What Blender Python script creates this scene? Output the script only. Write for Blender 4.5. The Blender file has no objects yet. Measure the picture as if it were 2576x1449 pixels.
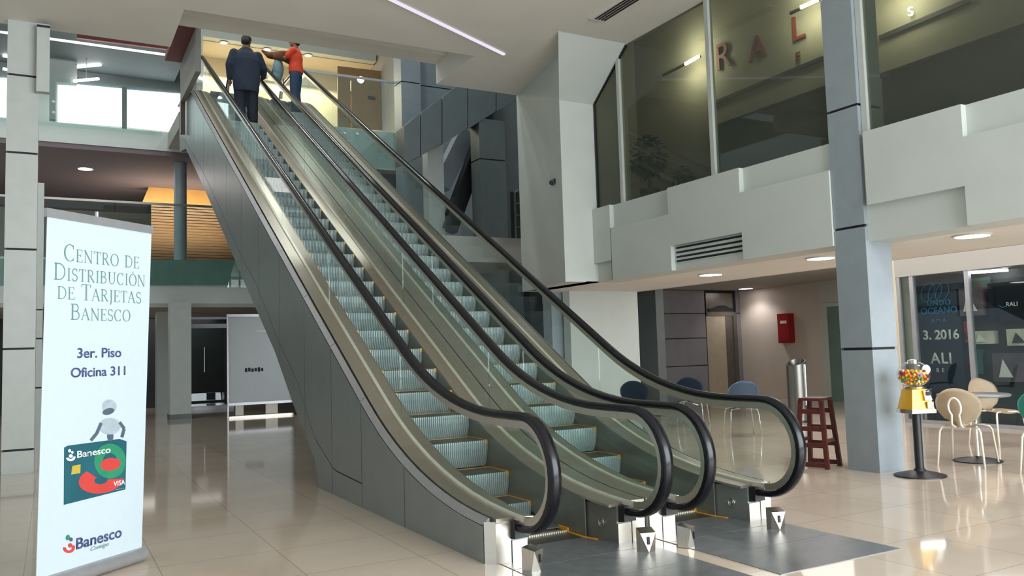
import bpy, bmesh, math, random
from mathutils import Vector, Matrix
random.seed(7)
PI = math.pi
S = bpy.context.scene
COL = S.collection
# ------------------------------------------------------------------ camera
FPX, IW, IH = 2094.0, 2576.0, 1449.0
CAM = Vector((0, 0, 1.4))
YAW, PIT, ROL = [math.radians(a) for a in (29.0, 4.297, -1.739)]
_f = Vector((math.sin(YAW)*math.cos(PIT), math.cos(YAW)*math.cos(PIT), math.sin(PIT)))
_r = Vector((math.cos(YAW), -math.sin(YAW), 0))
_u = _r.cross(_f)
_r2 = math.cos(ROL)*_r + math.sin(ROL)*_u
_u2 = -math.sin(ROL)*_r + math.cos(ROL)*_u
cam = bpy.data.cameras.new('camera'); camo = bpy.data.objects.new('camera', cam); COL.objects.link(camo)
cam.sensor_width = 36; cam.lens = FPX/IW*36; cam.clip_start = .05; cam.clip_end = 200
camo.matrix_world = Matrix(((_r2.x, _u2.x, -_f.x, CAM.x), (_r2.y, _u2.y, -_f.y, CAM.y), (_r2.z, _u2.z, -_f.z, CAM.z), (0, 0, 0, 1)))
S.camera = camo
# ------------------------------------------------------------------ world, exposure, big lights
S.view_settings.view_transform = 'Standard'; S.view_settings.look = 'None'
S.view_settings.gamma = 1; S.view_settings.use_curve_mapping = False
S.view_settings.exposure = 0.88
W = bpy.data.worlds.new('world'); S.world = W; W.use_nodes = True
bg = W.node_tree.nodes['Background']; bg.inputs[0].default_value = (.80, .95, 1.0, 1); bg.inputs[1].default_value = .42

def lamp(name, kind, loc, power, col=(1, 1, 1), size=1, size_y=None, rot=(0, 0, 0), shape=None, spot=None):
    l = bpy.data.lights.new(name, kind); l.energy = power; l.color = col
    if kind == 'AREA':
        l.size = size; l.shape = shape or ('RECTANGLE' if size_y else 'SQUARE')
        if size_y: l.size_y = size_y
    elif kind == 'SPOT':
        l.spot_size = spot or 1.6; l.spot_blend = .6; l.shadow_soft_size = size
    else: l.shadow_soft_size = size
    o = bpy.data.objects.new(name, l); COL.objects.link(o); o.location = loc; o.rotation_euler = rot
    return o
R = math.radians
# daylight through the glazed entrance front behind the camera, and through the front left
lamp('entrance_daylight', 'AREA', (8.5, -5.0, 3.2), 1250, (.90, .96, 1.0), 12, 5.4, (R(90), 0, 0))
lamp('side_daylight', 'AREA', (-7.5, 2.0, 3.2), 45, (.88, .97, 1.0), 8, 5, (0, R(-90), 0))
# disc fill lamps added over the escalator well to brighten the slabs; shop lighting on the upper floor and on the mezzanine
for kx in (-3, 0, 3, 6):
    for ky in (14.4, 17.0, 19.6): lamp('atrium_fill', 'AREA', (kx, ky, 12.3), 26, (.96, 1, .98), .5, shape='DISK')
lamp('upper_shop_light', 'AREA', (5.5, 25.5, 10.1), 150, (1, .86, .62), 5, 1)
lamp('upper_hall_light', 'AREA', (0.0, 28.5, 10.9), 14, (.95, 1, 1), 8, 2)
lamp('mezzanine_cove_light', 'AREA', (3.2, 25.3, 5.0), 38, (1, .84, .64), 3, .6, (R(155), 0, 0))
lamp('mezzanine_light', 'AREA', (0.5, 24.4, 6.45), 45, (1, .92, .9), 6, 2)
lamp('ground_shop_light', 'AREA', (2.0, 26.6, 2.70), 20, (1, .95, .9), 5, 2)
lamp('cafe_light', 'AREA', (12.0, 8.0, 2.75), 120, (1, .96, .92), 5, 7)
lamp('gallery_light', 'AREA', (8.7, 7.0, 7.5), 10, (1, .94, .84), 1.2, 8)

# ------------------------------------------------------------------ helpers
def ray(px, py):
    return (px-1288)/FPX*_r2 - (py-724.5)/FPX*_u2 + _f
def at(px, py, ax, v):
    d = ray(px, py); i = 'xyz'.index(ax)
    return CAM + d*((v-CAM[i])/d[i])
def lin(c):
    return tuple((x/12.92 if x <= .04045 else ((x+.055)/1.055)**2.4) for x in c)
def rgb(r, g, b): return lin((r/255, g/255, b/255)) + (1,)
MATS = {}
def mat(name, col, rough=.5, metal=0, var=.06, scale=8, spec=.5, emit=None, estr=0, bump=0, bscale=60, coat=0, aniso=None):
    m = bpy.data.materials.new(name); m.use_nodes = True; nt = m.node_tree; N = nt.nodes
    b = N['Principled BSDF']; c = rgb(*col)
    b.inputs['Roughness'].default_value = rough; b.inputs['Metallic'].default_value = metal
    b.inputs['Specular IOR Level'].default_value = spec
    b.inputs['Coat Weight'].default_value = coat
    if var:
        tc = N.new('ShaderNodeTexCoord'); nz = N.new('ShaderNodeTexNoise'); nz.inputs['Scale'].default_value = scale; nz.inputs['Detail'].default_value = 4
        if aniso:
            mp = N.new('ShaderNodeMapping'); mp.inputs['Scale'].default_value = aniso
            nt.links.new(tc.outputs['Object'], mp.inputs[0]); nt.links.new(mp.outputs[0], nz.inputs['Vector'])
        else: nt.links.new(tc.outputs['Object'], nz.inputs['Vector'])
        rp = N.new('ShaderNodeValToRGB')
        rp.color_ramp.elements[0].position = .3; rp.color_ramp.elements[1].position = .7
        rp.color_ramp.elements[0].color = tuple(x*(1-var) for x in c[:3])+(1,); rp.color_ramp.elements[1].color = tuple(min(1, x*(1+var)) for x in c[:3])+(1,)
        nt.links.new(nz.outputs['Fac'], rp.inputs['Fac']); nt.links.new(rp.outputs['Color'], b.inputs['Base Color'])
    else: b.inputs['Base Color'].default_value = c
    if emit:
        b.inputs['Emission Color'].default_value = rgb(*emit); b.inputs['Emission Strength'].default_value = estr
    if bump:
        tc2 = N.new('ShaderNodeTexCoord'); n2 = N.new('ShaderNodeTexNoise'); n2.inputs['Scale'].default_value = bscale
        bp = N.new('ShaderNodeBump'); bp.inputs['Strength'].default_value = bump; bp.inputs['Distance'].default_value = .01
        nt.links.new(tc2.outputs['Object'], n2.inputs['Vector']); nt.links.new(n2.outputs['Fac'], bp.inputs['Height']); nt.links.new(bp.outputs[0], b.inputs['Normal'])
    MATS[name] = m
    return m
def glass(name, tint, refl=1.0, ior=1.5, haze=0.0, hcol=(200, 210, 205)):
    m = bpy.data.materials.new(name); m.use_nodes = True; nt = m.node_tree; N = nt.nodes
    N.remove(N['Principled BSDF']); out = N['Material Output']
    tr = N.new('ShaderNodeBsdfTransparent'); tr.inputs[0].default_value = lin(tint)+(1,)
    gl = N.new('ShaderNodeBsdfGlossy'); gl.inputs['Roughness'].default_value = .01
    lw = N.new('ShaderNodeLayerWeight'); lw.inputs['Blend'].default_value = .5
    pw = N.new('ShaderNodeMath'); pw.operation = 'POWER'; pw.inputs[1].default_value = 4.0
    fr = N.new('ShaderNodeMath'); fr.operation = 'MULTIPLY_ADD'; fr.inputs[1].default_value = .80; fr.inputs[2].default_value = .035
    nt.links.new(lw.outputs['Facing'], pw.inputs[0]); nt.links.new(pw.outputs[0], fr.inputs[0])
    mu = N.new('ShaderNodeMath'); mu.operation = 'MULTIPLY'; mu.inputs[1].default_value = refl
    mx = N.new('ShaderNodeMixShader')
    nt.links.new(fr.outputs[0], mu.inputs[0]); nt.links.new(mu.outputs[0], mx.inputs[0])
    src = tr.outputs[0]
    if haze:
        df = N.new('ShaderNodeBsdfDiffuse'); df.inputs[0].default_value = rgb(*hcol)
        m2 = N.new('ShaderNodeMixShader'); m2.inputs[0].default_value = haze
        nt.links.new(tr.outputs[0], m2.inputs[1]); nt.links.new(df.outputs[0], m2.inputs[2]); src = m2.outputs[0]
    nt.links.new(src, mx.inputs[1]); nt.links.new(gl.outputs[0], mx.inputs[2]); nt.links.new(mx.outputs[0], out.inputs[0])
    return m
def emis(name, col, s):
    m = bpy.data.materials.new(name); m.use_nodes = True; nt = m.node_tree; nt.nodes.remove(nt.nodes['Principled BSDF'])
    e = nt.nodes.new('ShaderNodeEmission'); e.inputs[0].default_value = rgb(*col); e.inputs[1].default_value = s
    nt.links.new(e.outputs[0], nt.nodes['Material Output'].inputs[0]); return m

class MB:
    def __init__(s): s.bm = bmesh.new()
    def face(s, pts):
        return s.bm.faces.new([s.bm.verts.new(Vector(p)) for p in pts])
    def box(s, a, b):
        (x0, y0, z0), (x1, y1, z1) = a, b
        v = [s.bm.verts.new(p) for p in ((x0,y0,z0),(x1,y0,z0),(x1,y1,z0),(x0,y1,z0),(x0,y0,z1),(x1,y0,z1),(x1,y1,z1),(x0,y1,z1))]
        for q in ((3,2,1,0),(4,5,6,7),(0,1,5,4),(1,2,6,5),(2,3,7,6),(3,0,4,7)): s.bm.faces.new([v[i] for i in q])
        return s
    def bar(s, p, q, w, h=None, up=(0, 0, 1)):
        p, q = Vector(p), Vector(q); h = h or w; d = (q-p).normalized(); up = Vector(up)
        if abs(d.dot(up)) > .98: up = Vector((0, 1, 0))
        sx = d.cross(up).normalized()*w/2; sy = sx.cross(d).normalized()*h/2
        a = [s.bm.verts.new(e+i*sx+j*sy) for e in (p, q) for i, j in ((-1,-1),(1,-1),(1,1),(-1,1))]
        for k in ((3,2,1,0),(4,5,6,7),(0,1,5,4),(1,2,6,5),(2,3,7,6),(3,0,4,7)): s.bm.faces.new([a[i] for i in k])
        return s
    def prism(s, pts, vec):            # polygon extruded along vec
        vec = Vector(vec); a = [s.bm.verts.new(Vector(p)) for p in pts]; b = [s.bm.verts.new(Vector(p)+vec) for p in pts]
        n = len(pts); s.bm.faces.new(a); s.bm.faces.new(b[::-1])
        for i in range(n): s.bm.faces.new([a[i], b[i], b[(i+1) % n], a[(i+1) % n]])
        return s
    def strip(s, lo, hi, vec):         # band between two polylines of equal length, thick
        vec = Vector(vec); n = len(lo)
        A = [s.bm.verts.new(Vector(p)) for p in lo]; B = [s.bm.verts.new(Vector(p)) for p in hi]
        A2 = [s.bm.verts.new(Vector(p)+vec) for p in lo]; B2 = [s.bm.verts.new(Vector(p)+vec) for p in hi]
        for i in range(n-1):
            s.bm.faces.new([A[i], A[i+1], B[i+1], B[i]]); s.bm.faces.new([B2[i], B2[i+1], A2[i+1], A2[i]])
            s.bm.faces.new([A2[i], A2[i+1], A[i+1], A[i]]); s.bm.faces.new([B[i], B[i+1], B2[i+1], B2[i]])
        s.bm.faces.new([A[0], B[0], B2[0], A2[0]]); s.bm.faces.new([A[-1], A2[-1], B2[-1], B[-1]])
        return s
    def sweep(s, path, prof, x0=0, caps=True):  # path in YZ, prof = (x, outward) closed
        rings = []; n = len(path)
        for i, (y, z) in enumerate(path):
            a = path[max(0, i-1)]; b = path[min(n-1, i+1)]
            t = Vector((0, b[0]-a[0], b[1]-a[1])).normalized(); nn = Vector((0, -t.z, t.y))
            rings.append([s.bm.verts.new(Vector((x0+u, y, z))+nn*v) for u, v in prof])
        m = len(prof)
        for i in range(n-1):
            for j in range(m):
                s.bm.faces.new([rings[i][j], rings[i][(j+1) % m], rings[i+1][(j+1) % m], rings[i+1][j]])
        if caps: s.bm.faces.new(rings[0][::-1]); s.bm.faces.new(rings[-1])
        return s
    def tube(s, pts, r, seg=10, closed=False):
        P = [Vector(p) for p in pts]; n = len(P); rad = r if isinstance(r, (list, tuple)) else [r]*n
        t0 = (P[1]-P[0]).normalized(); ref = Vector((0, 0, 1)) if abs(t0.z) < .9 else Vector((1, 0, 0))
        nx = t0.cross(ref).normalized(); rings = []
        for i in range(n):
            a, b = (P[i-1], P[(i+1) % n]) if closed else (P[max(0, i-1)], P[min(n-1, i+1)])
            t = (b-a).normalized(); nx = (nx-t*nx.dot(t)).normalized(); ny = t.cross(nx)
            rings.append([s.bm.verts.new(P[i]+rad[i]*(math.cos(2*PI*k/seg)*nx+math.sin(2*PI*k/seg)*ny)) for k in range(seg)])
        for i in range(n if closed else n-1):
            for k in range(seg): s.bm.faces.new([rings[i][k], rings[i][(k+1) % seg], rings[(i+1) % n][(k+1) % seg], rings[(i+1) % n][k]])
        if not closed: s.bm.faces.new(rings[0][::-1]); s.bm.faces.new(rings[-1])
        return s
    def lathe(s, prof, c=(0, 0, 0), seg=32, axis='z', sx=1, sy=1):
        rings = []
        for r, h in prof:
            ring = []
            for k in range(seg):
                a = 2*PI*k/seg; x, y = r*math.cos(a)*sx, r*math.sin(a)*sy
                p = {'z': (x, y, h), 'x': (h, x, y), 'y': (x, h, y)}[axis]
                ring.append(s.bm.verts.new(Vector(p)+Vector(c)))
            rings.append(ring)
        for i in range(len(rings)-1):
            for k in range(seg): s.bm.faces.new([rings[i][k], rings[i][(k+1) % seg], rings[i+1][(k+1) % seg], rings[i+1][k]])
        s.bm.faces.new(rings[0][::-1]); s.bm.faces.new(rings[-1]); return s
    def ball(s, c, r, sc=(1, 1, 1), seg=16, rot=None):
        mt = Matrix.Translation(Vector(c)) @ (rot.to_4x4() if rot else Matrix()) @ Matrix.Diagonal((r*sc[0], r*sc[1], r*sc[2], 1))
        bmesh.ops.create_uvsphere(s.bm, u_segments=seg, v_segments=max(6, seg//2+2), radius=1, matrix=mt); return s
    def bevel(s, w, seg=2, ang=.6):
        es = [e for e in s.bm.edges if len(e.link_faces) == 2 and e.calc_face_angle(0) > ang]
        bmesh.ops.bevel(s.bm, geom=es, offset=w, segments=seg, affect='EDGES', profile=.5); return s
    def build(s, name, m, parent=None, smooth=False, off=None):
        bmesh.ops.recalc_face_normals(s.bm, faces=s.bm.faces)
        if off is not None: bmesh.ops.translate(s.bm, verts=s.bm.verts, vec=-Vector(off))
        me = bpy.data.meshes.new(name); s.bm.to_mesh(me); s.bm.free()
        for mm in (m if isinstance(m, (list, tuple)) else [m]): me.materials.append(mm)
        if smooth:
            for p in me.polygons: p.use_smooth = True
            if smooth == 'auto':
                bm2 = bmesh.new(); bm2.from_mesh(me)
                for e in bm2.edges:
                    if len(e.link_faces) == 2 and e.calc_face_angle(0) > .6: e.smooth = False
                bm2.to_mesh(me); bm2.free()
        o = bpy.data.objects.new(name, me); COL.objects.link(o)
        if parent: o.parent = parent
        return o
def tag(o, label=None, cat=None, group=None, kind=None):
    if label: o['label'] = label
    if cat: o['category'] = cat
    if group: o['group'] = group
    if kind: o['kind'] = kind
    return o
def struct(name, mb, m, label=None, smooth=False):
    o = mb.build(name, m, None, smooth); o['kind'] = 'structure'
    if label: o['label'] = label
    return o
def thing(name, label, cat, loc=(0, 0, 0), rz=0, group=None):
    o = bpy.data.objects.new(name, None); COL.objects.link(o); o.location = loc; o.rotation_euler = (0, 0, rz)
    o.empty_display_size = .1
    return tag(o, label, cat, group)
def copy_tree(o, parent=None):
    c = o.copy(); COL.objects.link(c); c.parent = parent
    for ch in list(o.children): copy_tree(ch, c)
    return c
def text_mesh(body, mat_, name, O, X, Y, height=None, width=None, parent=None, depth=.002, align='CENTER', space=1.0, shear=0, off=None, bold=0):
    """flat lettering laid on a surface: O origin, X reading direction, Y up; cap height = height"""
    cu = bpy.data.curves.new(name, 'FONT'); cu.body = body; cu.align_x = align; cu.size = 1; cu.space_character = space; cu.shear = shear; cu.offset = bold
    ob = bpy.data.objects.new('tmp', cu); COL.objects.link(ob)
    dg = bpy.context.evaluated_depsgraph_get(); dg.update()
    me = bpy.data.meshes.new_from_object(ob.evaluated_get(dg)); bpy.data.objects.remove(ob); bpy.data.curves.remove(cu)
    xs = [v.co.x for v in me.vertices] or [0, 1]; wd = max(xs)-min(xs)
    sy = height/.73 if height else width/wd; sx = sy
    if width: sx = width/wd
    X = Vector(X).normalized(); Y = Vector(Y).normalized(); Z = X.cross(Y)
    bm = bmesh.new(); bm.from_mesh(me); bpy.data.meshes.remove(me)
    ex = bmesh.ops.extrude_face_region(bm, geom=bm.faces[:])
    bmesh.ops.translate(bm, verts=[g for g in ex['geom'] if isinstance(g, bmesh.types.BMVert)], vec=(0, 0, depth/max(sx, 1e-6)))
    for v in bm.verts:
        c = v.co.copy(); v.co = Vector(O) + X*c.x*sx + Y*c.y*sy + Z*(c.z*sx)
    mb = MB(); mb.bm.free(); mb.bm = bm
    return mb.build(name, mat_, parent, off=off)

# ------------------------------------------------------------------ materials
def floor_mat():
    m = mat('floor_tile', (208, 192, 176), .07, 0, .05, 1.4, .5); nt = m.node_tree; N = nt.nodes; b = N['Principled BSDF']
    tc = N.new('ShaderNodeTexCoord'); br = N.new('ShaderNodeTexBrick'); br.offset = 0; br.inputs['Scale'].default_value = 1
    br.inputs['Brick Width'].default_value = .8; br.inputs['Row Height'].default_value = .8; br.inputs['Mortar Size'].default_value = .003; br.inputs['Mortar Smooth'].default_value = .3
    br.inputs['Color1'].default_value = (1, 1, 1, 1); br.inputs['Color2'].default_value = (.94, .93, .92, 1); br.inputs['Mortar'].default_value = (.52, .48, .44, 1)
    mp = N.new('ShaderNodeMapping'); mp.inputs['Location'].default_value = (.15, .12, 0)
    nt.links.new(tc.outputs['Object'], mp.inputs[0]); nt.links.new(mp.outputs[0], br.inputs['Vector'])
    rp = [n for n in N if n.type == 'VALTORGB'][0]
    mx = N.new('ShaderNodeMix'); mx.data_type = 'RGBA'; mx.blend_type = 'MULTIPLY'; mx.inputs[0].default_value = 1
    nt.links.new(rp.outputs['Color'], mx.inputs[6]); nt.links.new(br.outputs['Color'], mx.inputs[7]); nt.links.new(mx.outputs[2], b.inputs['Base Color'])
    return m
FLOOR = floor_mat()
PAINT = mat('white_paint', (196, 202, 197), .65, 0, .03, 2)
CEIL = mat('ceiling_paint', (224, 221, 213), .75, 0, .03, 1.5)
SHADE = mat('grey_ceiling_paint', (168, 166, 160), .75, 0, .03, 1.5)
CLAD = mat('blue_grey_panel', (146, 156, 162), .45, .15, .05, 5)
CLADW = mat('pale_panel', (190, 194, 190), .45, .1, .04, 5)
DKPAN = mat('dark_grey_panel', (100, 107, 106), .4, .2, .06, 4)
JOINT = mat('joint_black', (22, 24, 32), .6, 0, 0)
DECKM = mat('deck_steel', (196, 184, 170), .3, .82, .1, 6, aniso=(1, 30, 1))
CLAMP = mat('clamp_aluminium', (226, 220, 204), .3, .35, .04, 10)
STEEL = mat('brushed_steel', (196, 188, 176), .34, 1, .08, 6, aniso=(1, 30, 1))
STEELD = mat('dark_brushed_steel', (126, 124, 118), .34, .9, .1, 6, aniso=(1, 24, 1))
CHROME = mat('chrome', (215, 215, 212), .1, 1, 0)
ESCPAN = mat('escalator_side_panel', (142, 148, 146), .38, .55, .05, 4)
SKIRT = mat('skirt_steel', (128, 128, 120), .35, .5, .08, 8)
PLATE = mat('floor_plate_metal', (128, 132, 136), .24, .5, .14, 10, bump=.15, bscale=160)
RUBBER = mat('black_rubber', (17, 17, 23), .22, 0, .1, 20, .3, coat=.06)
BLACK = mat('black_plastic', (24, 25, 28), .4, 0, .1, 20)
STEPM = mat('step_aluminium', (190, 200, 200), .42, .2, .1, 12)
GROOVE = mat('step_groove', (66, 84, 86), .5, .2, 0)
TREAD = mat('step_tread', (104, 104, 96), .45, .4, .1, 12)
YEL = mat('yellow_edge', (224, 160, 36), .45, 0, .08, 30)
MAROON = mat('maroon_paint', (108, 40, 44), .5, 0, .08, 6)
WOOD = mat('wood_slat', (160, 126, 96), .35, 0, .18, 9, aniso=(1, 1, 12))
REDW = mat('red_brown_wood', (76, 30, 27), .35, 0, .15, 14)
RED = mat('red_enamel', (150, 22, 30), .35, 0, .05, 10)
BEIGE = mat('beige_wall', (206, 194, 170), .7, 0, .03, 2)
BROWN = mat('brown_panel', (140, 112, 74), .6, 0, .08, 3)
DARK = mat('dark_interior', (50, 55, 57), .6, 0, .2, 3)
TEAL = mat('teal_shade', (112, 140, 132), .5, 0, .1, 3)
WHITEP = mat('white_plastic', (228, 222, 206), .35, 0, .03, 20)
CREAM = mat('cream_shell', (204, 188, 164), .4, 0, .04, 12)
TEALP = mat('turquoise_plastic', (66, 158, 140), .35, 0, .05, 12)
BLUEP = mat('slate_blue_plastic', (84, 106, 128), .35, 0, .06, 12)
BAN = mat('banner_cloth', (198, 212, 220), .6, 0, .012, 20)
ALU = mat('aluminium', (176, 176, 180), .35, .6, .05, 14)
GLASS = glass('balustrade_glass', (.95, .972, .965), .5)
GLASSW = glass('shop_glass', (.84, .86, .82), .8, 1.55, .10, (150, 152, 146))
GLASSR = glass('rail_glass', (.96, .985, .98), 1.0)
GLASSD = glass('dark_shop_glass', (.90, .93, .93), 1.0)
GLOBE = glass('globe_glass', (.97, .98, .98), 1.2, 1.45)
FROST = mat('frosted_panel', (176, 182, 184), .3, 0, .03, 3)
LAMPW = emis('lamp_white', (255, 244, 246), 7)
LAMPC = emis('lamp_cool_strip', (250, 250, 225), 3.0)
LAMPY = emis('lamp_warm', (255, 214, 160), 9)
SKYW = emis('window_daylight', (240, 252, 252), 2.2)

# ------------------------------------------------------------------ the setting
FY0 = -6.0
struct('floor', MB().box((-14, FY0, -.3), (26, 34, 0)), FLOOR)
ZC = 6.05
# main ceiling with the notch over the escalators (x 1.6..5.8, y 11.45..12.95)
c = MB()
c.box((-14, FY0, ZC), (7.76, 11.45, ZC+.5)); c.box((7.76, FY0, ZC), (12.5, .9, ZC+.5)); c.box((-14, 11.45, ZC), (1.5, 12.95, ZC+.5)); c.box((5.8, 11.45, ZC), (7.5, 12.95, ZC+.5)); c.box((7.5, 11.45, ZC), (7.76, 13.05, ZC+.5)); c.box((7.76, 12.4, ZC), (12.5, 13.05, ZC+.5))
struct('ceiling', c, CEIL)
c = MB(); c.box((1.5, 11.452, 6.62), (5.8, 12.5, 6.72)); c.box((1.5, 12.5, 6.40), (5.8, 12.948, 6.72))
struct('ceiling_notch_bulkhead', c, CEIL)
struct('trim_1', MB().box((1.9, 12.485, 6.535), (5.78, 12.499, 6.55)), JOINT)
# cove slot and linear diffuser in the ceiling
a, b = at(990, 0, 'z', ZC), at(1268, 135, 'z', ZC); a = a+(a-b)*.6
tag(MB().bar(a-Vector((0, 0, .01)), b-Vector((0, 0, .01)), .045, .03).build('cove_light', emis('cove_strip', (226, 218, 236), .62)), 'thin pale diagonal light strip set in the white atrium ceiling', 'ceiling light')
o = thing('linear_diffuser', 'narrow slotted air diffuser in the ceiling beside the upper glass wall', 'vent', (6.74, 8.7, ZC-.02))
a, b = at(1503, 42, 'z', ZC-.01), at(1600, -5, 'z', ZC-.01)
m = MB(); m.box((-.13, -.72, -.004), (.13, .72, .02)); m.build('frame', CEIL, o)
m = MB()
for k in (-.075, -.025, .025, .075): m.box((k-.014, -.66, -.012), (k+.014, .66, -.002))
m.build('slot', JOINT, o)
# pillar box on the right: chamfered white soffit, face and side
m = MB()
v = lambda *p: m.bm.verts.new(p)
A = [v(7.03, 10.95, 2.45), v(7.7, 10.95, 2.45), v(7.7, 10.95, 5.35), v(7.03, 10.95, 5.35)]
B = [v(6.46, 10.02, ZC), v(7.72, 10.02, ZC)]
Cc = [v(7.42, 13.0, 2.45), v(7.7, 13.0, 2.45), v(7.7, 13.0, ZC), v(7.42, 13.0, ZC)]
D = [v(7.03, 10.95, ZC), v(7.7, 10.95, ZC)]
F = m.bm.faces.new
F([A[0], A[1], A[2], A[3]]); F([A[3], A[2], B[1], B[0]]); F([A[0], A[3], D[0], Cc[3], Cc[0]]); F([A[1], A[2], D[1], Cc[2], Cc[1]]); F([A[3], B[0], D[0]]); F([A[2], B[1], D[1]])
F([Cc[0], Cc[1], Cc[2], Cc[3]]); F([A[0], A[1], Cc[1], Cc[0]]); F([B[0], B[1], D[1], D[0]]); F([D[0], D[1], Cc[2], Cc[3]])
struct('wall_pillar', m, PAINT)
# fascia of the gallery: base with raised blocks
XF = 7.66; XR = 7.585
def yz(px, py, x=XR): p = at(px, py, 'x', x); return p.y, p.z
m = MB(); m.box((XF, 2.0, 2.45), (8.05, 10.95, 3.62))
ZS0, ZS1 = 2.45, 3.62
def blk(y0, y1, z0, z1): m.box((XR, y0, z0), (XF, y1, z1))
yA = 10.95
y1a, _ = yz(1534, 550); y1b, _ = yz(1679, 500); y2a, _ = yz(1688, 640); y2b, _ = yz(1866, 620); y3a, _ = yz(1859, 450); yce, _ = yz(2092, 560); y0r, _ = yz(1537, 690)
zr1 = yz(1540, 573)[1]; zr2 = yz(1690, 618)[1]; zr3 = yz(1867, 483)[1]; zl = yz(1537, 655)[1]
blk(y1a, yA, zl, ZS1)                       # left of recess 1
blk(y0r, y1a, ZS0, zr1) if y0r < y1a else blk(y1a-.01, y1a, ZS0, zr1)
blk(y2a, min(y0r, y1a), ZS0, zr1); blk(y2a, y1b, zr1, ZS1)
blk(y2b, y2a, zr2, ZS1); blk(y3a, y2b, zr2, ZS1) if y3a < y2b else None
blk(yce, min(y2b, y3a), ZS0, zr3)
yr0 = yz(2175, 420)[0]; y5b = yz(2429, 500)[0]; y4a = yz(2419, 300)[0]; zr5 = yz(2179, 516)[1]; zr4 = yz(2426, 343)[1]
blk(y4a, yr0, zr5, ZS1); blk(2.0, y4a, zr5, zr4); blk(2.0, y5b, ZS0, zr5)
struct('wall_fascia', m, PAINT)
# soffit under the gallery and the raised ceiling of the lobby beyond
m = MB(); m.box((8.05, 2.0, 2.45), (9.85, 12.75, 2.6)); m.box((7.42, 10.95, 2.45), (8.05, 12.75, 2.46)); m.box((9.83, 2, 2.45), (9.87, 16.4, 2.85))
struct('ceiling_soffit', m, CEIL)
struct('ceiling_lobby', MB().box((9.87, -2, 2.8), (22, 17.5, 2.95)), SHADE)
struct('wall_white', MB().box((8.24, 12.72, 0), (9.78, 12.95, 2.45)), PAINT)
# gallery floor and rooms behind the upper glass
struct('floor_gallery', MB().box((8.05, 2.0, 3.45), (12.4, 13, 3.60)), SHADE)
GALW = mat('gallery_wall', (146, 144, 132), .7, 0, .05, 1.5)
struct('wall_gallery', MB().box((9.62, .9, 3.6), (9.8, 12.4, 7.6)), GALW)
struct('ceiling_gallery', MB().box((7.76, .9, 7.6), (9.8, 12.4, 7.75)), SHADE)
struct('wall_gallery_front', MB().box((7.72, .9, ZC+.5), (7.76, 12.4, 7.75)), PAINT)
struct('wall_gallery_near', MB().box((7.76, .8, 3.6), (9.8, .9, 7.75)), BEIGE)
struct('wall_gallery_end', MB().box((7.77, 12.3, 3.6), (9.62, 12.4, 7.6)), GALW)
# upper glass panes and mullions
ps = [10.92, 10.24, 8.22, 5.86, 3.6, 1.2]
for i in range(5):
    g = MB().box((7.70, ps[i+1]+.02, 3.62), (7.712, ps[i]-.02, ZC)) if i else MB().prism([(7.70, 10.26, 3.62), (7.70, 10.90, 3.62), (7.70, 10.90, 5.32), (7.70, 10.26, 5.82)], (.012, 0, 0))
    w = struct('window_%d' % (i+1), g, GLASSW)
    m = MB(); m.box((7.66, ps[i+1]-.035, 3.62), (7.74, ps[i+1]+.035, ZC)); m.build('window_frame', CLADW, w)
m = MB(); m.bar((7.69, 10.92, 3.62), (7.69, 10.92, 5.36), .03); m.bar((7.69, 10.92, 5.36), (7.69, 10.02, 6.03), .03); struct('trim_2', m, BLACK)
# far building on the left: three levels
YB = 22.0
struct('floor_upper', MB().box((-14, YB, 6.62), (9.5, 34, 7.09)), PAINT)
struct('floor_landing', MB().box((2.5, 20.0, 6.7), (7.9, YB, 7.09)), SHADE)
m = MB().box((5.15, 19.98, 6.13), (7.95, 20.1, 7.12)); struct('wall_landing_edge', m, PAINT)
struct('floor_mezzanine', MB().box((-14, YB, 2.81), (5.2, 34, 3.88)), PAINT)
struct('wall_back', MB().box((-14, 31.0, 0), (9.5, 31.2, 11.2)), SHADE)
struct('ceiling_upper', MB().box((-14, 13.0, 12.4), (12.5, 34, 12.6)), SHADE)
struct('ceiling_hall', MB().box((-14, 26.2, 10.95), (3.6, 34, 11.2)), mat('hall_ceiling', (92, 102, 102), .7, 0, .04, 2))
struct('wall_atrium_right', MB().box((10.6, 13.2, 0), (10.8, 31, 12.4)), DKPAN)
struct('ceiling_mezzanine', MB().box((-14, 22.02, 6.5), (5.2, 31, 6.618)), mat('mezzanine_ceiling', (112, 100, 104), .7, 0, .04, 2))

# ------------------------------------------------------------------ escalators
def profile(z0, z1, slope, yc, R0, R1, ya, yb, step=.16):
    """flat z0 -> arc -> incline -> arc -> flat z1 ; yc = where the incline line meets z0"""
    th = math.atan(slope); ye = yc+(z1-z0)/slope; t0 = R0*math.tan(th/2); t1 = R1*math.tan(th/2)
    P = [(ya, z0)]
    n = 10
    for k in range(n+1):
        a = th*k/n; P.append((yc-t0+R0*math.sin(a), z0+R0*(1-math.cos(a))))
    for k in range(n+1):
        a = th*(1-k/n); P.append((ye+t1-R1*math.sin(a), z1-R1*(1-math.cos(a))))
    P.append((yb, z1)); return P
def interp(P, y):
    if y <= P[0][0]: return P[0][1]
    for (a, za), (b, zb) in zip(P, P[1:]):
        if a <= y <= b: return za+(zb-za)*(y-a)/(b-a) if b > a else za
    return P[-1][1]
def sample(P, y0, y1, n=14):
    return [(y0+(y1-y0)*k/n, interp(P, y0+(y1-y0)*k/n)) for k in range(n+1)]
ZU = 7.09
DECK = profile(.29, 7.36, .566, 6.236, 5.2, 3.0, 4.70, 20.6)
NEW_Y, NEW_Z, NEW_R, TOP_Y = 4.835, .595, .365, 20.0
RAILF = profile(.96, 8.05, .566, 6.10, 3.4, 2.2, NEW_Y, TOP_Y)
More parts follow.
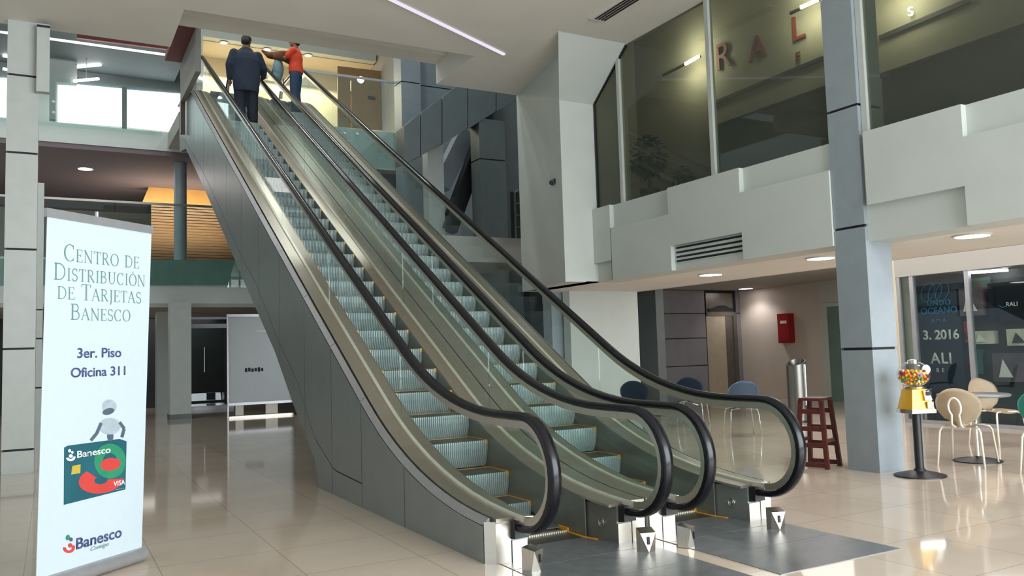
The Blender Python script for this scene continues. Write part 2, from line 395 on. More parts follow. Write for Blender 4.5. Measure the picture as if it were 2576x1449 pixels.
def rail_path(r=NEW_R):
    d = NEW_R-r
    P = [(5.0, NEW_Z-r)]
    for k in range(19):
        a = -PI/2-PI*k/18; P.append((NEW_Y+r*math.cos(a), NEW_Z+r*math.sin(a)))
    f = profile(.96-d, 8.05-d, .566, 6.10+0*d, 3.4, 2.2, NEW_Y, TOP_Y)
    P += f[1:-1]
    for k in range(13):
        a = PI/2-PI*k/12; P.append((TOP_Y+r*math.cos(a), 8.05-NEW_R+r*math.sin(a)))
    P.append((TOP_Y-.15, 8.05-NEW_R-r))
    return P
RAILP = [(-.030, -.022), (-.043, -.014), (-.045, .002), (-.040, .016), (-.026, .026), (0, .029), (.026, .026), (.040, .016), (.045, .002), (.043, -.014), (.030, -.022)]
STEPS0 = [(4.90, -.02), (5.27, -.02), (5.65, -.02), (6.08, .15), (6.45, .36), (6.838, .60)]
NST = 31
def step_positions(dy, dz):
    L = [(5.65+dy, -.02+dz*.2), (6.08+dy, .15+dz), (6.45+dy, .355+dz), (6.838+dy, .595+dz)]
    y, z = L[-1]
    while z+.2135 < ZU-.10: y += .372; z += .2135; L.append((y, z))
    L.append((y+.372, ZU-.05)); L.append((y+.76, ZU-.02)); L.append((y+1.16, ZU-.02))
    return L
def step_mesh(mb, h=.235, w=.60, g=30):
    n = g*4; xs = [-w/2+w*i/n for i in range(n+1)]
    prof = [(.0, .0, 0), (-.004, -.02, 1), (-.002, -.07, 1), (.010, -.13, 1), (.030, -.185, 1), (.055, -h, 1)]
    rows = []
    for (py, pz, k) in prof:
        rows.append([mb.bm.verts.new((x, py+(.012 if (i % 4) in (2, 3) else 0)*(1 if k else .6), pz-(.004 if (i % 4) in (2, 3) and not k else 0))) for i, x in enumerate(xs)])
    back = [[mb.bm.verts.new((x, yy, -.008 if (i % 4) in (2, 3) else 0)) for i, x in enumerate(xs)] for yy in (.012, .40)]
    rr = [back[1], back[0]]+rows
    for a, b in zip(rr, rr[1:]):
        for i in range(n):
            f = mb.bm.faces.new([a[i], a[i+1], b[i+1], b[i]])
            f.material_index = 1 if a is back[1] else (2 if (i % 4) == 2 and a is not back[0] else 0)
    bt = [mb.bm.verts.new((x, .40, -h)) for x in (xs[0], xs[-1])]
    mb.bm.faces.new([rows[-1][0], rows[-1][-1], bt[1], bt[0]]); mb.bm.faces.new([back[1][0], bt[0], bt[1], back[1][-1]])
    mb.bm.faces.new([r[0] for r in rr]+[bt[0]]); mb.bm.faces.new([r[-1] for r in rr]+[bt[1]])
STEP_ME = EDGE_ME = None
def make_escalator(cx, side, label, dy, dz):
    global STEP_ME, EDGE_ME
    root = thing('escalator', label, 'escalator', (cx, 5.0, 0))
    O = (0, 5.0, 0)
    def part(mb, name, m, parent=root, smooth=False): return mb.build(name, m, parent, smooth, O if parent is root else None)
    for s in (-1, 1):
        gx = s*.445
        clad = (s == side)
        # moving handrail and its steel guide
        mb = MB(); mb.sweep(rail_path(), RAILP, gx); part(mb, 'handrail', RUBBER, smooth='auto')
        mb = MB(); rp = rail_path(NEW_R-.05)[1:-1]; mb.sweep(rp, [(-.022, -.026), (-.022, .024), (.022, .024), (.022, -.026)], gx); part(mb, 'handrail_guide', STEEL)
        # glass panels
        ys = [7.05, 9.2, 11.35, 13.5, 15.65, 17.8]
        lo = lambda y: interp(DECK, y)-.03
        hi = lambda y: interp(RAILF, y)-.10
        r = NEW_R-.075
        circ = [(NEW_Y+r*math.cos(-PI/2-PI*k/16), NEW_Z+r*math.sin(-PI/2-PI*k/16)) for k in range(2, 17)]
        pts = circ+[(y, hi(y)) for y in [4.95+.21*k for k in range(11)]]+[(y, lo(y)) for y in [7.05-.21*k for k in range(11)]]
        mb = MB(); mb.prism([(gx-.006, y, z) for y, z in pts], (.012, 0, 0)); part(mb, 'glass_panel', GLASS)
        for a, b in zip(ys, ys[1:]):
            mb = MB(); A = sample(DECK, a+.006, b, 4); mb.strip([(gx-.006, y, z-.03) for y, z in A], [(gx-.006, y, hi(y)) for y, z in A], (.012, 0, 0)); part(mb, 'glass_panel', GLASS)
        circ = [(TOP_Y+r*math.cos(PI/2-PI*k/16), 8.05-NEW_R+r*math.sin(PI/2-PI*k/16)) for k in range(0, 15)]
        pts = [(17.806, lo(17.806))]+[(y, hi(y)) for y in [17.806+.24*k for k in range(10)]]+circ+[(y, lo(y)) for y in (19.8, 19.3, 18.8, 18.3)]
        mb = MB(); mb.prism([(gx-.006, y, z) for y, z in pts], (.012, 0, 0)); part(mb, 'glass_panel', GLASS)
        # glass base channel, decks, skirt
        D = [p for p in DECK if p[0] > 4.75]; D = [(4.98, .29)]+[p for p in D if p[0] > 5.0]
        Dn = [(4.79, .29)]+D
        mb = MB(); mb.sweep(Dn, [(-.016, -.02), (-.016, .014), (.016, .014), (.016, -.02)], gx); part(mb, 'glass_clamp', CLAMP)
        xi0, xi1 = sorted((s*.312, gx-s*.018))
        mb = MB(); mb.sweep(D, [(xi0, -.03), (xi0, -.012 if s > 0 else 0), (xi1, 0 if s > 0 else -.012), (xi1, -.03)]); part(mb, 'inner_deck', DECKM)
        ow = .598 if clad else .628
        xo0, xo1 = sorted((gx+s*.018, s*ow))
        mb = MB(); mb.sweep(D, [(xo0, -.03), (xo0, 0), (xo1, 0), (xo1, -.03)]); part(mb, 'outer_deck', DECKM)
        D2 = [(5.28, .29)]+[p for p in D if p[0] > 5.3]
        mb = MB(); mb.strip([(s*.302, y, max(z-.36, -.0)) if y < 6.2 else (s*.302, y, z-.42) for y, z in D2], [(s*.302, y, z-.012) for y, z in D2], (s*.01, 0, 0)); part(mb, 'skirt_panel', SKIRT)
        # newel base
        xo = s*(.654 if clad else .632)
        pl = [(s*.318, 5.75), (s*.318, 5.34), (s*.372, 4.975), (s*(.61 if clad else .622), 4.975), (xo, 5.025 if clad else 4.985), (xo, 5.75)]
        mb = MB(); mb.prism([(x, y, 0) for x, y in pl], (0, 0, .262)); part(mb, 'newel_base', [SKIRT if not clad else ESCPAN])
        mb = MB(); mb.box((min(s*.375, s*.49)+0, 4.962, .0), (max(s*.375, s*.49), 4.974, .14)); mb.box((min(s*.5, s*.612), 4.962, 0), (max(s*.5, s*.612), 4.974, .262)); part(mb, 'front_plate', STEEL)
        if clad:
            mb = MB(); mb.prism([(s*.67, 5.02, 0), (s*.612, 4.962, 0), (s*.606, 4.972, 0), (s*.665, 5.03, 0)], (0, 0, .275)); part(mb, 'corner_strip', CHROME)
        mb = MB(); mb.prism([(gx-.058, 4.955, z) for z in ()] or [(gx-.052, 4.91, .16), (gx+.052, 4.91, .16), (gx+.056, 4.974, .15), (gx-.056, 4.974, .15)], (0, 0, .115)); mb.bevel(.015); part(mb, 'handrail_inlet', BLACK)
        mb = MB(); mb.tube([(s*.345, 5.13+.034*math.cos(2*PI*k/20), .13+.034*math.sin(2*PI*k/20)) for k in range(20)], .004, 6, closed=True)
        mb.tube([(s*.345, 5.13+.017*math.cos(2*PI*k/14), .13+.017*math.sin(2*PI*k/14)) for k in range(14)], .003, 6, closed=True)
        part(mb, 'ring_mark', STEEL)
    # steps
    for (y, z) in step_positions(dy, dz):
        if STEP_ME is None:
            mb = MB(); step_mesh(mb); o = mb.build('step', [STEPM, TREAD, GROOVE], root); STEP_ME = o.data
            mb = MB(); mb.box((-.30, .0, .0005), (-.278, .38, .005)); mb.box((.278, .0, .0005), (.30, .38, .005)); mb.box((-.278, .355, .0005), (.278, .38, .004))
            mb.box((.284, -.006, -.035), (.30, .0, .0)); mb.box((-.30, -.006, -.035), (-.284, .0, .0))
            e = mb.build('yellow_edge', YEL, o); EDGE_ME = e.data
        else:
            o = bpy.data.objects.new('step', STEP_ME); COL.objects.link(o); o.parent = root
            e = bpy.data.objects.new('yellow_edge', EDGE_ME); COL.objects.link(e); e.parent = o
        e['label'] = 'yellow edge lines of the step'
        o.location = (0, y-5.0, z)
    # comb and floor plates
    mb = MB(); mb.box((-.30, 5.28, -.012), (.30, 5.56, .004)); part(mb, 'comb_plate', STEELD)
    mb = MB()
    for k in range(30):
        x = -.28+.56*k/29; mb.prism([(x-.006, 5.50, .018), (x+.006, 5.50, .018), (x+.005, 5.63, -.012), (x-.005, 5.63, -.012)], (0, 0, -.014))
    part(mb, 'comb_teeth', WHITEP)
    mb = MB(); mb.prism([(.30, 5.56, .004), (.278, 5.56, .004), (.278, 5.30, .004), (.31, 5.16, .004), (.335, 5.16, .004), (.30, 5.30, .004)], (0, 0, .004)); mb.box((-.30, 5.3, .004), (-.278, 5.56, .008)); mb.box((.282, 5.50, .004), (.30, 5.64, .035)); mb.box((-.30, 5.50, .004), (-.282, 5.64, .035)); part(mb, 'yellow_comb_edge', YEL)
    for (a, b) in ((4.78, 5.28), (4.30, 4.774), (3.74, 4.294)):
        mb = MB(); mb.box((-.585 if a < 4.8 else -.60, a, -.02), (.525 if a < 4.8 else .60, b, .004)); part(mb, 'floor_plate', PLATE)
    mb = MB(); mb.box((-.6, 19.2, ZU-.03), (.6, 20.6, ZU+.004)); part(mb, 'landing_plate', PLATE)
    # truss underneath
    SOF = [(9.0, .02), (9.0, .235), (9.42, .50), (9.97, .84), (10.88, 1.48), (12.7, 2.49), (16.63, 4.73), (19.0, 6.0), (20.0, 6.15)]
    xs = (-.60, .60)
    mb = MB(); n = 40
    ytop = [5.6+(20.0-5.6)*k/n for k in range(n+1)]
    zlo = [interp(SOF, y) if y > 9 else .02 for y in ytop]
    mb.strip([(-.61, y, z) for y, z in zip(ytop, zlo)], [(-.61, y, min(interp(DECK, y)-.40, 6.9) if y > 6.6 else -.0+.03) for y in ytop], (1.22, 0, 0)); part(mb, 'truss', DKPAN)
    if side:
        x0 = side*.67
        top = lambda y: interp(DECK, y)-.045
        def low(y): return .0 if y < 9.0 else interp(SOF, y)
        JO = [(7.5, .22), (8.37, .25), (9.09, .53), (9.79, 1.13), (10.73, 1.64), (11.95, 2.43), (13.04, 2.98), (14.83, 4.0), (17, 5.2), (20, 6.6)]
        ed = [5.03, 6.44, 7.5, 8.43, 9.45, 10.62, 11.8, 13.0, 14.2, 15.4, 16.6, 17.8, 19.0, 20.0]
        for a, b in zip(ed, ed[1:]):
            ysm = [a+.006+(b-a-.012)*k/8 for k in range(9)]
            if a < 7.4:
                mb = MB(); mb.strip([(x0, y, .0) for y in ysm], [(x0, y, top(y)) for y in ysm], (-side*.012, 0, 0)); part(mb, 'side_panel', ESCPAN)
            else:
                mb = MB(); mb.strip([(x0, y, interp(JO, y)+.006) for y in ysm], [(x0, y, top(y)) for y in ysm], (-side*.012, 0, 0)); part(mb, 'side_panel', ESCPAN)
                yy = [y for y in ysm if interp(JO, y)-.006 > low(y)+.02]
                if len(yy) > 2:
                    mb = MB(); mb.strip([(x0, y, low(y)) for y in yy], [(x0, y, interp(JO, y)-.006) for y in yy], (-side*.012, 0, 0)); part(mb, 'side_panel', ESCPAN)
        mb = MB(); yb = [5.1+(19.9-5.1)*k/60 for k in range(61)]
        mb.strip([(x0-side*.014, y, low(y)+.004) for y in yb], [(x0-side*.014, y, top(y)-.01) for y in yb], (-side*.03, 0, 0)); part(mb, 'panel_backing', JOINT)
        # sloping steel trim along the top of the side panels, in lengths
        et = [5.03, 7.5, 8.43, 9.45, 10.62, 11.8, 13.0, 14.2, 15.4, 16.6, 17.8, 19.0, 20.4]
        for a, b in zip(et, et[1:]):
            A = sample(DECK, a+.004, b-.004, 10); pr = [(x0, -.05), (x0, -.040), (x0-side*.042, -.004), (x0-side*.052, -.004), (x0-side*.052, -.05)]
            mb = MB(); mb.sweep(A, pr); part(mb, 'top_trim', ALU)
    return root
e1 = make_escalator(3.185, -1, 'left escalator with grey clad side facing the floor banner', 0, 0)
e2 = make_escalator(4.455, 1, 'right escalator nearer the blue grey column and cafe chairs', .1, .02)

# sensor posts standing on the floor plates
def sensor(x, y, rz, label, slot=True):
    t = thing('sensor_post', label, 'sensor post', (x, y, .004), rz, 'steel sensor posts at the escalator foot')
    mb = MB(); P = [(-.055, .05, 0), (.055, .05, 0), (.055, -.02, 0), (-.055, -.02, 0)]
    vs = [mb.bm.verts.new(p) for p in P]; tp = [mb.bm.verts.new(p) for p in ((-.055, .05, .15), (.055, .05, .15), (.055, -.045, .13), (-.055, -.045, .13))]; ft = mb.bm.verts.new((0, -.055, 0))
    f = mb.bm.faces.new; f(vs[::-1]); f(tp); f([vs[0], vs[1], tp[1], tp[0]]); f([vs[1], vs[2], tp[2], tp[1]]); f([vs[3], vs[0], tp[0], tp[3]])
    f([tp[3], tp[2], ft]); f([vs[2], ft, tp[2]]); f([vs[3], tp[3], ft]); f([vs[2], vs[3], ft])
    mb.build('housing', STEEL, t)
    if slot:
        mb = MB(); mb.bar((0, -.051, .105), (0, -.056, .055), .018, .006, (0, -1, 0)); mb.build('lens_slot', JOINT, t)
p = at(1352, 1440, 'z', 0); sensor(p.x, p.y+.05, .5, 'small steel sensor post at the foot of the left escalator, nearest the banner')
p = at(1636, 1390, 'z', 0); sensor(p.x, p.y+.04, -.35, 'small steel sensor post with black slot between the two escalators')
p = at(1738, 1378, 'z', 0); sensor(p.x, p.y+.04, .6, 'small steel sensor post in shade on the right floor plate, left one')
p = at(1964, 1333, 'z', 0); sensor(p.x, p.y+.04, -.35, 'small steel sensor post with black slot, rightmost by the tiled floor')

# ------------------------------------------------------------------ columns
def clad_column(name, label, x0, y0, w, d, z0, z1, joints, m, group=None):
    t = thing(name, label, 'column', (x0+w/2, y0+d/2, z0), group=group)
    mb = MB(); mb.box((x0+.02, y0+.02, z0), (x0+w-.02, y0+d-.02, z1)); mb.build('core', JOINT, t, off=t.location)
    zs = [z0]+joints+[z1]
    for a, b in zip(zs, zs[1:]):
        mb = MB(); mb.box((x0, y0, a+.014 if a > z0 else a), (x0+w, y0+d, b-.014 if b < z1 else b)); mb.bevel(.004, 1); mb.build('cladding_panel', m, t, off=t.location)
    return t
clad_column('column', 'tall blue grey panelled column with black joints in front of the white gallery front', 7.61, 5.90, .41, .40, 0, ZC, [1.305, 2.625, 3.95, 5.27], CLAD)
b = at(45, 1191, 'z', 0)
clad_column('column', 'pale panelled column with black joints at the left edge behind the banner', b.x-.19, b.y, .37, .37, 0, ZC, [.30, 1.62, 2.94, 4.24, 5.3], CLADW)
b = at(90, 1106, 'z', 0)
clad_column('column', 'slim pale panelled column just left of the banner, the further one', b.x-.06, b.y, .15, .15, 0, 4.9, [.97, 1.9, 2.45], CLADW)
b = at(1381, 735, 'z', 2.45)
clad_column('column', 'blue grey column beneath the soffit beside the plain white wall', 8.02, 13.0, .28, .3, 0, 2.45, [.62], CLAD)
# hanging sign box near the far ceiling edge
a, b2 = at(93, 75, 'y', 12.6), at(124, 232, 'y', 12.6)
t = thing('hanging_sign', 'narrow white sign box hanging from the ceiling at far left', 'sign', (a.x, 12.6, b2.z))
mb = MB(); mb.box((a.x, 12.6, b2.z), (b2.x, 12.72, ZC-.05)); mb.bevel(.02); mb.build('body', CLADW, t, off=t.location)
mb = MB(); mb.box((a.x, 12.58, ZC-.1), (b2.x, 12.74, ZC-.075)); mb.build('joint_band', JOINT, t, off=t.location)

# ------------------------------------------------------------------ far left building
def quad(name, px, ax, v, d, m, label=None, cat=None, group=None, kind=None, parent=None):
    """panel with the outline px (pixels on the photo) standing on the plane ax = v, d thick"""
    P = [at(x, y, ax, v) for x, y in px]; n = {'x': Vector((1, 0, 0)), 'y': Vector((0, 1, 0)), 'z': Vector((0, 0, 1))}[ax]
    mb = MB(); mb.prism(P, n*d); o = mb.build(name, m, parent); tag(o, label, cat, group, kind); return o
# windows of the upper floor, strongly lit by day
for i, px in enumerate((((0, 195), (61, 200), (61, 300), (0, 298)), ((145, 208), (308, 223), (308, 318), (145, 306)), ((320, 226), (456, 236), (456, 334), (320, 319)))):
    w = quad('window_%d' % (6+i), px, 'y', 30.0, .05, SKYW, kind='structure')
m = MB(); P = [at(x, y, 'y', 29.8) for x, y in ((307, 218), (319, 220), (319, 325), (307, 322))]; m.prism(P, (0, .1, 0)); struct('trim_3', m, DKPAN)
# wall around the windows
quad('wall_windows', ((0, 110), (470, 150), (470, 236), (0, 197)), 'y', 30.06, .1, mat('hall_wall', (120, 130, 132), .7, 0, .05, 3), kind='structure')
quad('wall_pier', ((124, 78), (194, 88), (194, 209), (140, 206), (140, 300), (124, 298)), 'y', 29.0, .3, mat('hall_pier', (150, 160, 158), .7, 0, .05, 3), kind='structure')
a, b = at(-60, 72, 'y', 26.1), at(456, 143, 'y', 26.1)
tag(MB().bar(a, b, .05, .05).build('strip_light', LAMPC), 'long bright strip light under the upper ceiling edge at far left', 'ceiling light')
quad('ceiling_dark_band', ((194, 74), (452, 98), (440, 126), (194, 95)), 'y', 26.0, .1, MAROON, kind='structure')
for i, (x, y, w, s) in enumerate(((221, 166, 32, 'upper right'), (217, 201, 31, 'lower right'), (26, 144, 18, 'upper left'), (26, 177, 18, 'lower left'))):
    zz = 10.91 if i in (0, 2) else 10.25
    a, b = at(x-w, y+(3 if i < 2 else -4), 'z', zz), at(x+w, y+(-3 if i < 2 else 4), 'z', zz)
    t = thing('tube_light', 'short bright ceiling tube light above the far left windows, %s one' % s, 'ceiling light', (a+b)/2, group='tube lights of the upper hall')
    mb = MB(); mb.bar(a, b, .075, .06); mb.build('tube', LAMPW, t, off=t.location)
    if zz < 10.9:
        mb = MB(); c_ = a.lerp(b, .5); mb.tube([c_, (c_.x, c_.y, 10.95)], .012, 6); mb.build('hanging_rod', ALU, t, off=t.location)
# glass rails with stand-off discs
def rail(name, label, px_top, y, z0, z1, cuts, discs, x0, x1, mh):
    t = thing(name, label, 'railing', ((x0+x1)/2, y, z0))
    xs = [x0]+cuts+[x1]
    for a, b in zip(xs, xs[1:]):
        mb = MB(); mb.box((a+.008, y-.012, z0), (b-.008, y, z1)); mb.build('glass_pane', GLASSR, t, off=t.location)
    if mh:
        mb = MB(); mb.box((x0, y-.035, z1), (x1, y+.02, z1+.05)); mb.build('top_rail', mh, t, off=t.location)
    for (px, py) in discs:
        q = at(px, py, 'y', y-.02); mb = MB(); mb.lathe([(.03, -.03), (.035, -.025), (.035, 0)], (q.x, y, q.z), 16, 'y'); mb.build('standoff_disc', CHROME, t, off=t.location)
    return t
rail('glass_railing', 'frameless glass railing on the upper floor edge at far left', None, YB-.06, 6.98, 8.15, [-3.5, -1.0, .35], ((135, 255), (135, 282)), -8, 2.35, None)
rail('glass_railing', 'glass railing with steel discs on the upper landing right of the escalators', None, 19.9, 6.15, 8.40, [6.55], ((868, 335), (874, 355), (900, 337), (997, 347), (868, 362)), 5.2, 7.86, ALU)
rail('glass_railing', 'teal glass railing with bright handrail on the mezzanine behind the escalator', None, YB-.06, 3.22, 5.24, [-4, -1.2, 1.3], (), -8, 4.6, STEEL)
quad('mezzanine_edge_panel', ((-40, 650), (640, 655), (640, 717), (-40, 718)), 'y', YB-.012, .01, TEAL, 'teal panel along the mezzanine edge behind the glass', 'panel')
# mezzanine: slatted wood wall, glowing cove, round column, downlight
t = thing('slatted_wall', 'warm wood slat wall glowing beyond the mezzanine railing', 'wall panel', at(480, 655, 'y', 26.5))
zt = at(480, 512, 'y', 26.5).z; zb = 3.88; xl = at(380, 600, 'y', 26.5).x; xr = at(640, 600, 'y', 26.5).x
mb = MB(); mb.box((xl, 26.5, zb), (xr, 26.6, zt)); mb.build('backing', BROWN, t, off=t.location)
ns = 26
for k in range(ns):
    z = zb+(zt-zb)*(k+.5)/ns; mb = MB(); ww = .034
    pts = [(xl+(xr-xl)*i/30, 26.47-.012*math.sin(i*.9+k*2.1), z) for i in range(31)]
    mb.strip([(x, y, zz-ww) for x, y, zz in pts], [(x, y-.035, zz+ww*.8) for x, y, zz in pts], (0, .03, 0)); mb.build('slat', WOOD, t, off=t.location)
quad('cove_panel', ((379, 459), (520, 462), (545, 515), (357, 511)), 'y', 26.2, .08, mat('cove_orange', (226, 176, 104), .5, 0, .05, 4), 'sloped orange lit cove panel above the slatted wood wall', 'panel')
a = at(455, 640, 'y', 22.6)
t = thing('column', 'round blue grey column on the mezzanine in front of wood slats', 'column', (a.x, 22.7, 3.88))
mb = MB(); mb.lathe([(.155, 3.88), (.155, 6.5)], (a.x, 22.7, 0), 28); mb.build('shaft', CLAD, t, 'auto', off=t.location)
mb = MB(); mb.lathe([(.18, 3.88), (.18, 3.96)], (a.x, 22.7, 0), 28); mb.build('base_ring', STEEL, t, 'auto', off=t.location)
def downlight(x, y, z, r, label, group, m=LAMPW):
    t = thing('downlight', label, 'ceiling light', (x, y, z), group=group)
    mb = MB(); mb.lathe([(r*1.12, 0), (r*1.16, -.012), (r, -.016), (r, 0)], (0, 0, 0), 28); mb.build('trim_ring', PAINT, t)
    mb = MB(); mb.lathe([(r, -.004), (r, -.018)], (0, 0, 0), 28); mb.build('lens', m, t)
    return t
a = at(215, 425, 'z', 6.49); downlight(a.x, a.y, 6.5, .17, 'round downlight in the dark mezzanine ceiling at far left', 'mezzanine downlights')
a = at(540, 463, 'z', 6.49)
# ground floor below the mezzanine
b = at(487, 1055, 'z', 0)
t = clad_column('column', 'square pale grey ground floor column behind the banner and escalator', 2.49, 21.5, .48, .45, 0, 2.81, [], CLADW)
mb = MB(); mb.box((2.48, 21.49, 0), (2.98, 21.96, .12)); mb.build('plinth', DKPAN, t, off=t.location)
t = clad_column('column', 'narrow shaded pier left of the square ground floor column', 2.45, 24.0, .3, .4, 0, 2.9, [], CLADW)
struct('ceiling_ground', MB().box((-14, 22.0, 2.72), (9, 31, 2.805)), SHADE)
t = thing('shopfront', 'dark glazed shopfront with steel pull handle beneath the mezzanine', 'shopfront', (3.8, 25.0, 0))
mb = MB(); mb.box((2.9, 25.0, .08), (4.35, 25.02, 2.3)); mb.build('glass_pane', GLASSD, t, off=t.location)
mb = MB(); mb.box((2.9, 24.96, 2.3), (4.6, 25.06, 2.42)); mb.build('head_rail', ALU, t, off=t.location)
mb = MB(); mb.box((2.9, 24.96, 0), (4.6, 25.06, .1)); mb.build('bottom_rail', ALU, t, off=t.location)
mb = MB(); mb.box((2.9, 24.97, 2.55), (4.6, 25.05, 2.62)); mb.build('top_strip', ALU, t, off=t.location)
a = at(515, 905, 'y', 24.9); mb = MB(); mb.tube([(a.x, 24.93, a.z-.35), (a.x, 24.93, a.z+.35)], .018, 8); mb.build('pull_handle', CHROME, t, off=t.location)
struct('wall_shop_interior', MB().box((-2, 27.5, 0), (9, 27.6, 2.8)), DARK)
t = thing('frosted_partition', 'pale frosted shop panel with small dark lettering beneath the escalator', 'partition', at(655, 1050, 'z', 0))
P = [at(x, y, 'y', 20.6) for x, y in ((574, 797), (800, 785), (800, 1040), (574, 1046))]; zf = .32
mb = MB(); mb.box((P[0].x, 20.6, .36), (P[2].x, 20.64, P[0].z)); mb.build('panel', FROST, t, off=t.location)
mb = MB(); mb.box((P[0].x-.03, 20.58, P[0].z), (P[2].x, 20.66, P[0].z+.06)); mb.box((P[0].x-.03, 20.57, .30), (P[2].x, 20.67, .36)); mb.box((P[0].x-.03, 20.58, 0), (P[0].x+.0, 20.66, P[0].z)); mb.build('frame', ALU, t, off=t.location)
a = at(640, 930, 'y', 20.59); mb = MB()
for k in range(6): mb.box((a.x-.22+.075*k, 20.592, a.z-.05+.012*(k % 2)), (a.x-.165+.075*k, 20.6, a.z+.03+.012*((k+1) % 3)))
mb.build('faint_lettering', JOINT, t, off=t.location)
a = at(660, 833, 'y', 20.59); mb = MB(); mb.box((a.x-.13, 20.585, a.z-.02), (a.x+.13, 20.598, a.z+.025)); mb.build('white_label', WHITEP, t, off=t.location)
mb = MB(); mb.box((P[0].x, 20.55, .0), (P[2].x, 20.69, .05)); tag(mb.build('threshold', STEEL), 'bright steel threshold strip at the foot of the frosted panel', 'threshold')
for i, (x0, x1) in enumerate(((592, 612), (668, 698))):
    a, b = at(x0, 1055, 'z', .05), at(x1, 1055, 'z', .05)
    tag(MB().box((at(x0, 1000, 'y', 20.62).x, 20.60, .06), (at(x1, 1000, 'y', 20.62).x, 20.64, .295)).bevel(.01).build('low_light_box', WHITEP), 'small white box beneath the frosted panel, %s one' % ('left' if i == 0 else 'right'), 'box', 'white boxes under the frosted panel')

# ------------------------------------------------------------------ upper landing beyond the notch
YS = 24.6
def qbox(pxs, ax, v): return [at(x, y, ax, v) for x, y in pxs]
t = thing('shop_portal', 'white framed shop opening glowing warm behind the upper landing', 'shopfront', at(640, 300, 'y', YS))
jl, jr = at(497, 100, 'y', YS).x, at(510, 100, 'y', YS).x; zh = at(600, 104, 'y', YS).z; xr_ = at(850, 200, 'y', YS).x
mb = MB(); mb.box((jl, YS, ZU), (jr, YS+.3, 12.38)); mb.build('jamb', PAINT, t, off=t.location)
mb = MB(); mb.box((jr, YS, zh), (8.95, YS+.29, 12.38)); mb.build('header', PAINT, t, off=t.location)
struct('ceiling_shop', MB().box((jl, YS+.3, zh-.02), (9.0, 26.2, zh+.1)), BEIGE)
struct('wall_shop_back', MB().box((jl-.1, 26.2, ZU), (9.0, 26.4, zh)), BEIGE)
struct('wall_shop_left', MB().box((jl-.1, YS+.3, ZU), (jl, 26.2, zh)), SHADE)
for i, (x, y) in enumerate(((563, 110), (672, 127), (775, 142))):
    a = at(x, y, 'z', zh-.06); downlight(a.x, a.y, zh-.02, .10, '%s of three warm spots in the shop ceiling above the riders' % ('leftmost', 'middle', 'rightmost')[i], 'warm spots of the upper shop', LAMPY)
quad('wall_board', ((850, 166), (986, 182), (986, 330), (850, 318)), 'y', YS-.3, .06, BROWN, 'brown wall panel with a dark mark behind the landing railing', 'panel')
a = at(935, 246, 'y', YS-.33); tag(MB().box((a.x-.12, YS-.32, a.z-.05), (a.x+.12, YS-.301, a.z+.05)).build('wall_mark', DARK), 'small dark plate on the brown panel behind the landing railing', 'plate')
a = at(908, 200, 'y', YS-.36); t = thing('reflection_disc', 'round glowing disc standing for a downlight reflection behind the landing railing', 'wall light', (a.x, YS-.3, a.z))  # glowing disc added for the reflection of a downlight in the railing glass
mb = MB(); mb.lathe([(.13, -.002), (.13, -.03), (.11, -.04)], (0, 0, 0), 20, 'y'); mb.build('rim', CHROME, t)
mb = MB(); mb.lathe([(.108, -.03), (.105, -.05)], (0, 0, 0), 20, 'y'); mb.build('lens', LAMPW, t)
quad('wall_pilaster', ((985, 150), (1006, 152), (1006, 335), (985, 332)), 'y', YS-.5, .3, SHADE, kind='structure')
struct('wall_upper_end', MB().box((9.0, 20.5, ZU), (9.2, 30, 11)), SHADE)
# maroon soffit, grey return wall and post left of the escalator head
m = MB(); m.prism([(2.08, 15.6, 7.87), (2.44, 15.6, 7.87), (2.44, 18.9, 7.87), (2.08, 18.9, 7.87)], (0, 0, .12)); struct('ceiling_maroon_beam', m, MAROON)
struct('wall_escalator_head', MB().box((2.40, 16.75, 7.0), (2.50, 18.9, 7.868)), mat('warm_grey', (128, 124, 118), .6, 0, .05, 4))
clad = at(461, 200, 'y', 18.9)
struct('trim_4', MB().box((clad.x-.05, 18.9, 6.3), (clad.x+.04, 19.0, 7.87)), mat('dull_maroon', (96, 70, 70), .5))
# light clad columns right of the landing and the sloped stair stringer
P = qbox(((1008, 155), (1057, 160), (1057, 490), (1017, 490)), 'y', 19.4)
clad_column('column', 'light blue clad column at the right end of the landing railing', P[0].x, 19.4, P[1].x-P[0].x, .5, 2.5, 10.9, [at(1030, 207, 'y', 19.4).z], CLAD)
P = qbox(((1057, 160), (1150, 170)), 'y', 19.7)
clad_column('column', 'wide blue grey clad pier behind the sloped stringer', P[0].x, 19.7, P[1].x-P[0].x+.8, .5, 2.5, 10.9, [at(1090, 219, 'y', 19.7).z], CLAD)
t = thing('stair_stringer', 'grey panelled sloping stair beam behind the white pillar', 'stair', at(1150, 300, 'y', 16.6))
xs_ = [1016, 1058, 1112, 1177, 1248, 1325]
tops = [318, 285, 245, 196, 150, 110]; bots = [412, 392, 362, 324, 280, 240]
for i in range(5):
    P = qbox(((xs_[i]+1, tops[i]), (xs_[i+1]-1, tops[i+1]), (xs_[i+1]-1, bots[i+1]), (xs_[i]+1, bots[i])), 'y', 16.6)
    mb = MB(); mb.prism(P, (0, .5, 0)); mb.build('stringer_panel', DKPAN, t, off=t.location)
P = qbox(((1200, 296), (1248, 290), (1275, 640), (1216, 640)), 'y', 16.62)
clad_column('column', 'grey panelled column under the sloping stair beam', at(1207, 400, 'y', 16.62).x, 16.62, at(1272, 400, 'y', 16.62).x-at(1207, 400, 'y', 16.62).x, .45, 0, at(1230, 300, 'y', 16.62).z, [at(1240, 402, 'y', 16.62).z], DKPAN)
P = qbox(((1075, 372), (1115, 372), (1115, 560), (1075, 560)), 'y', 17.4)
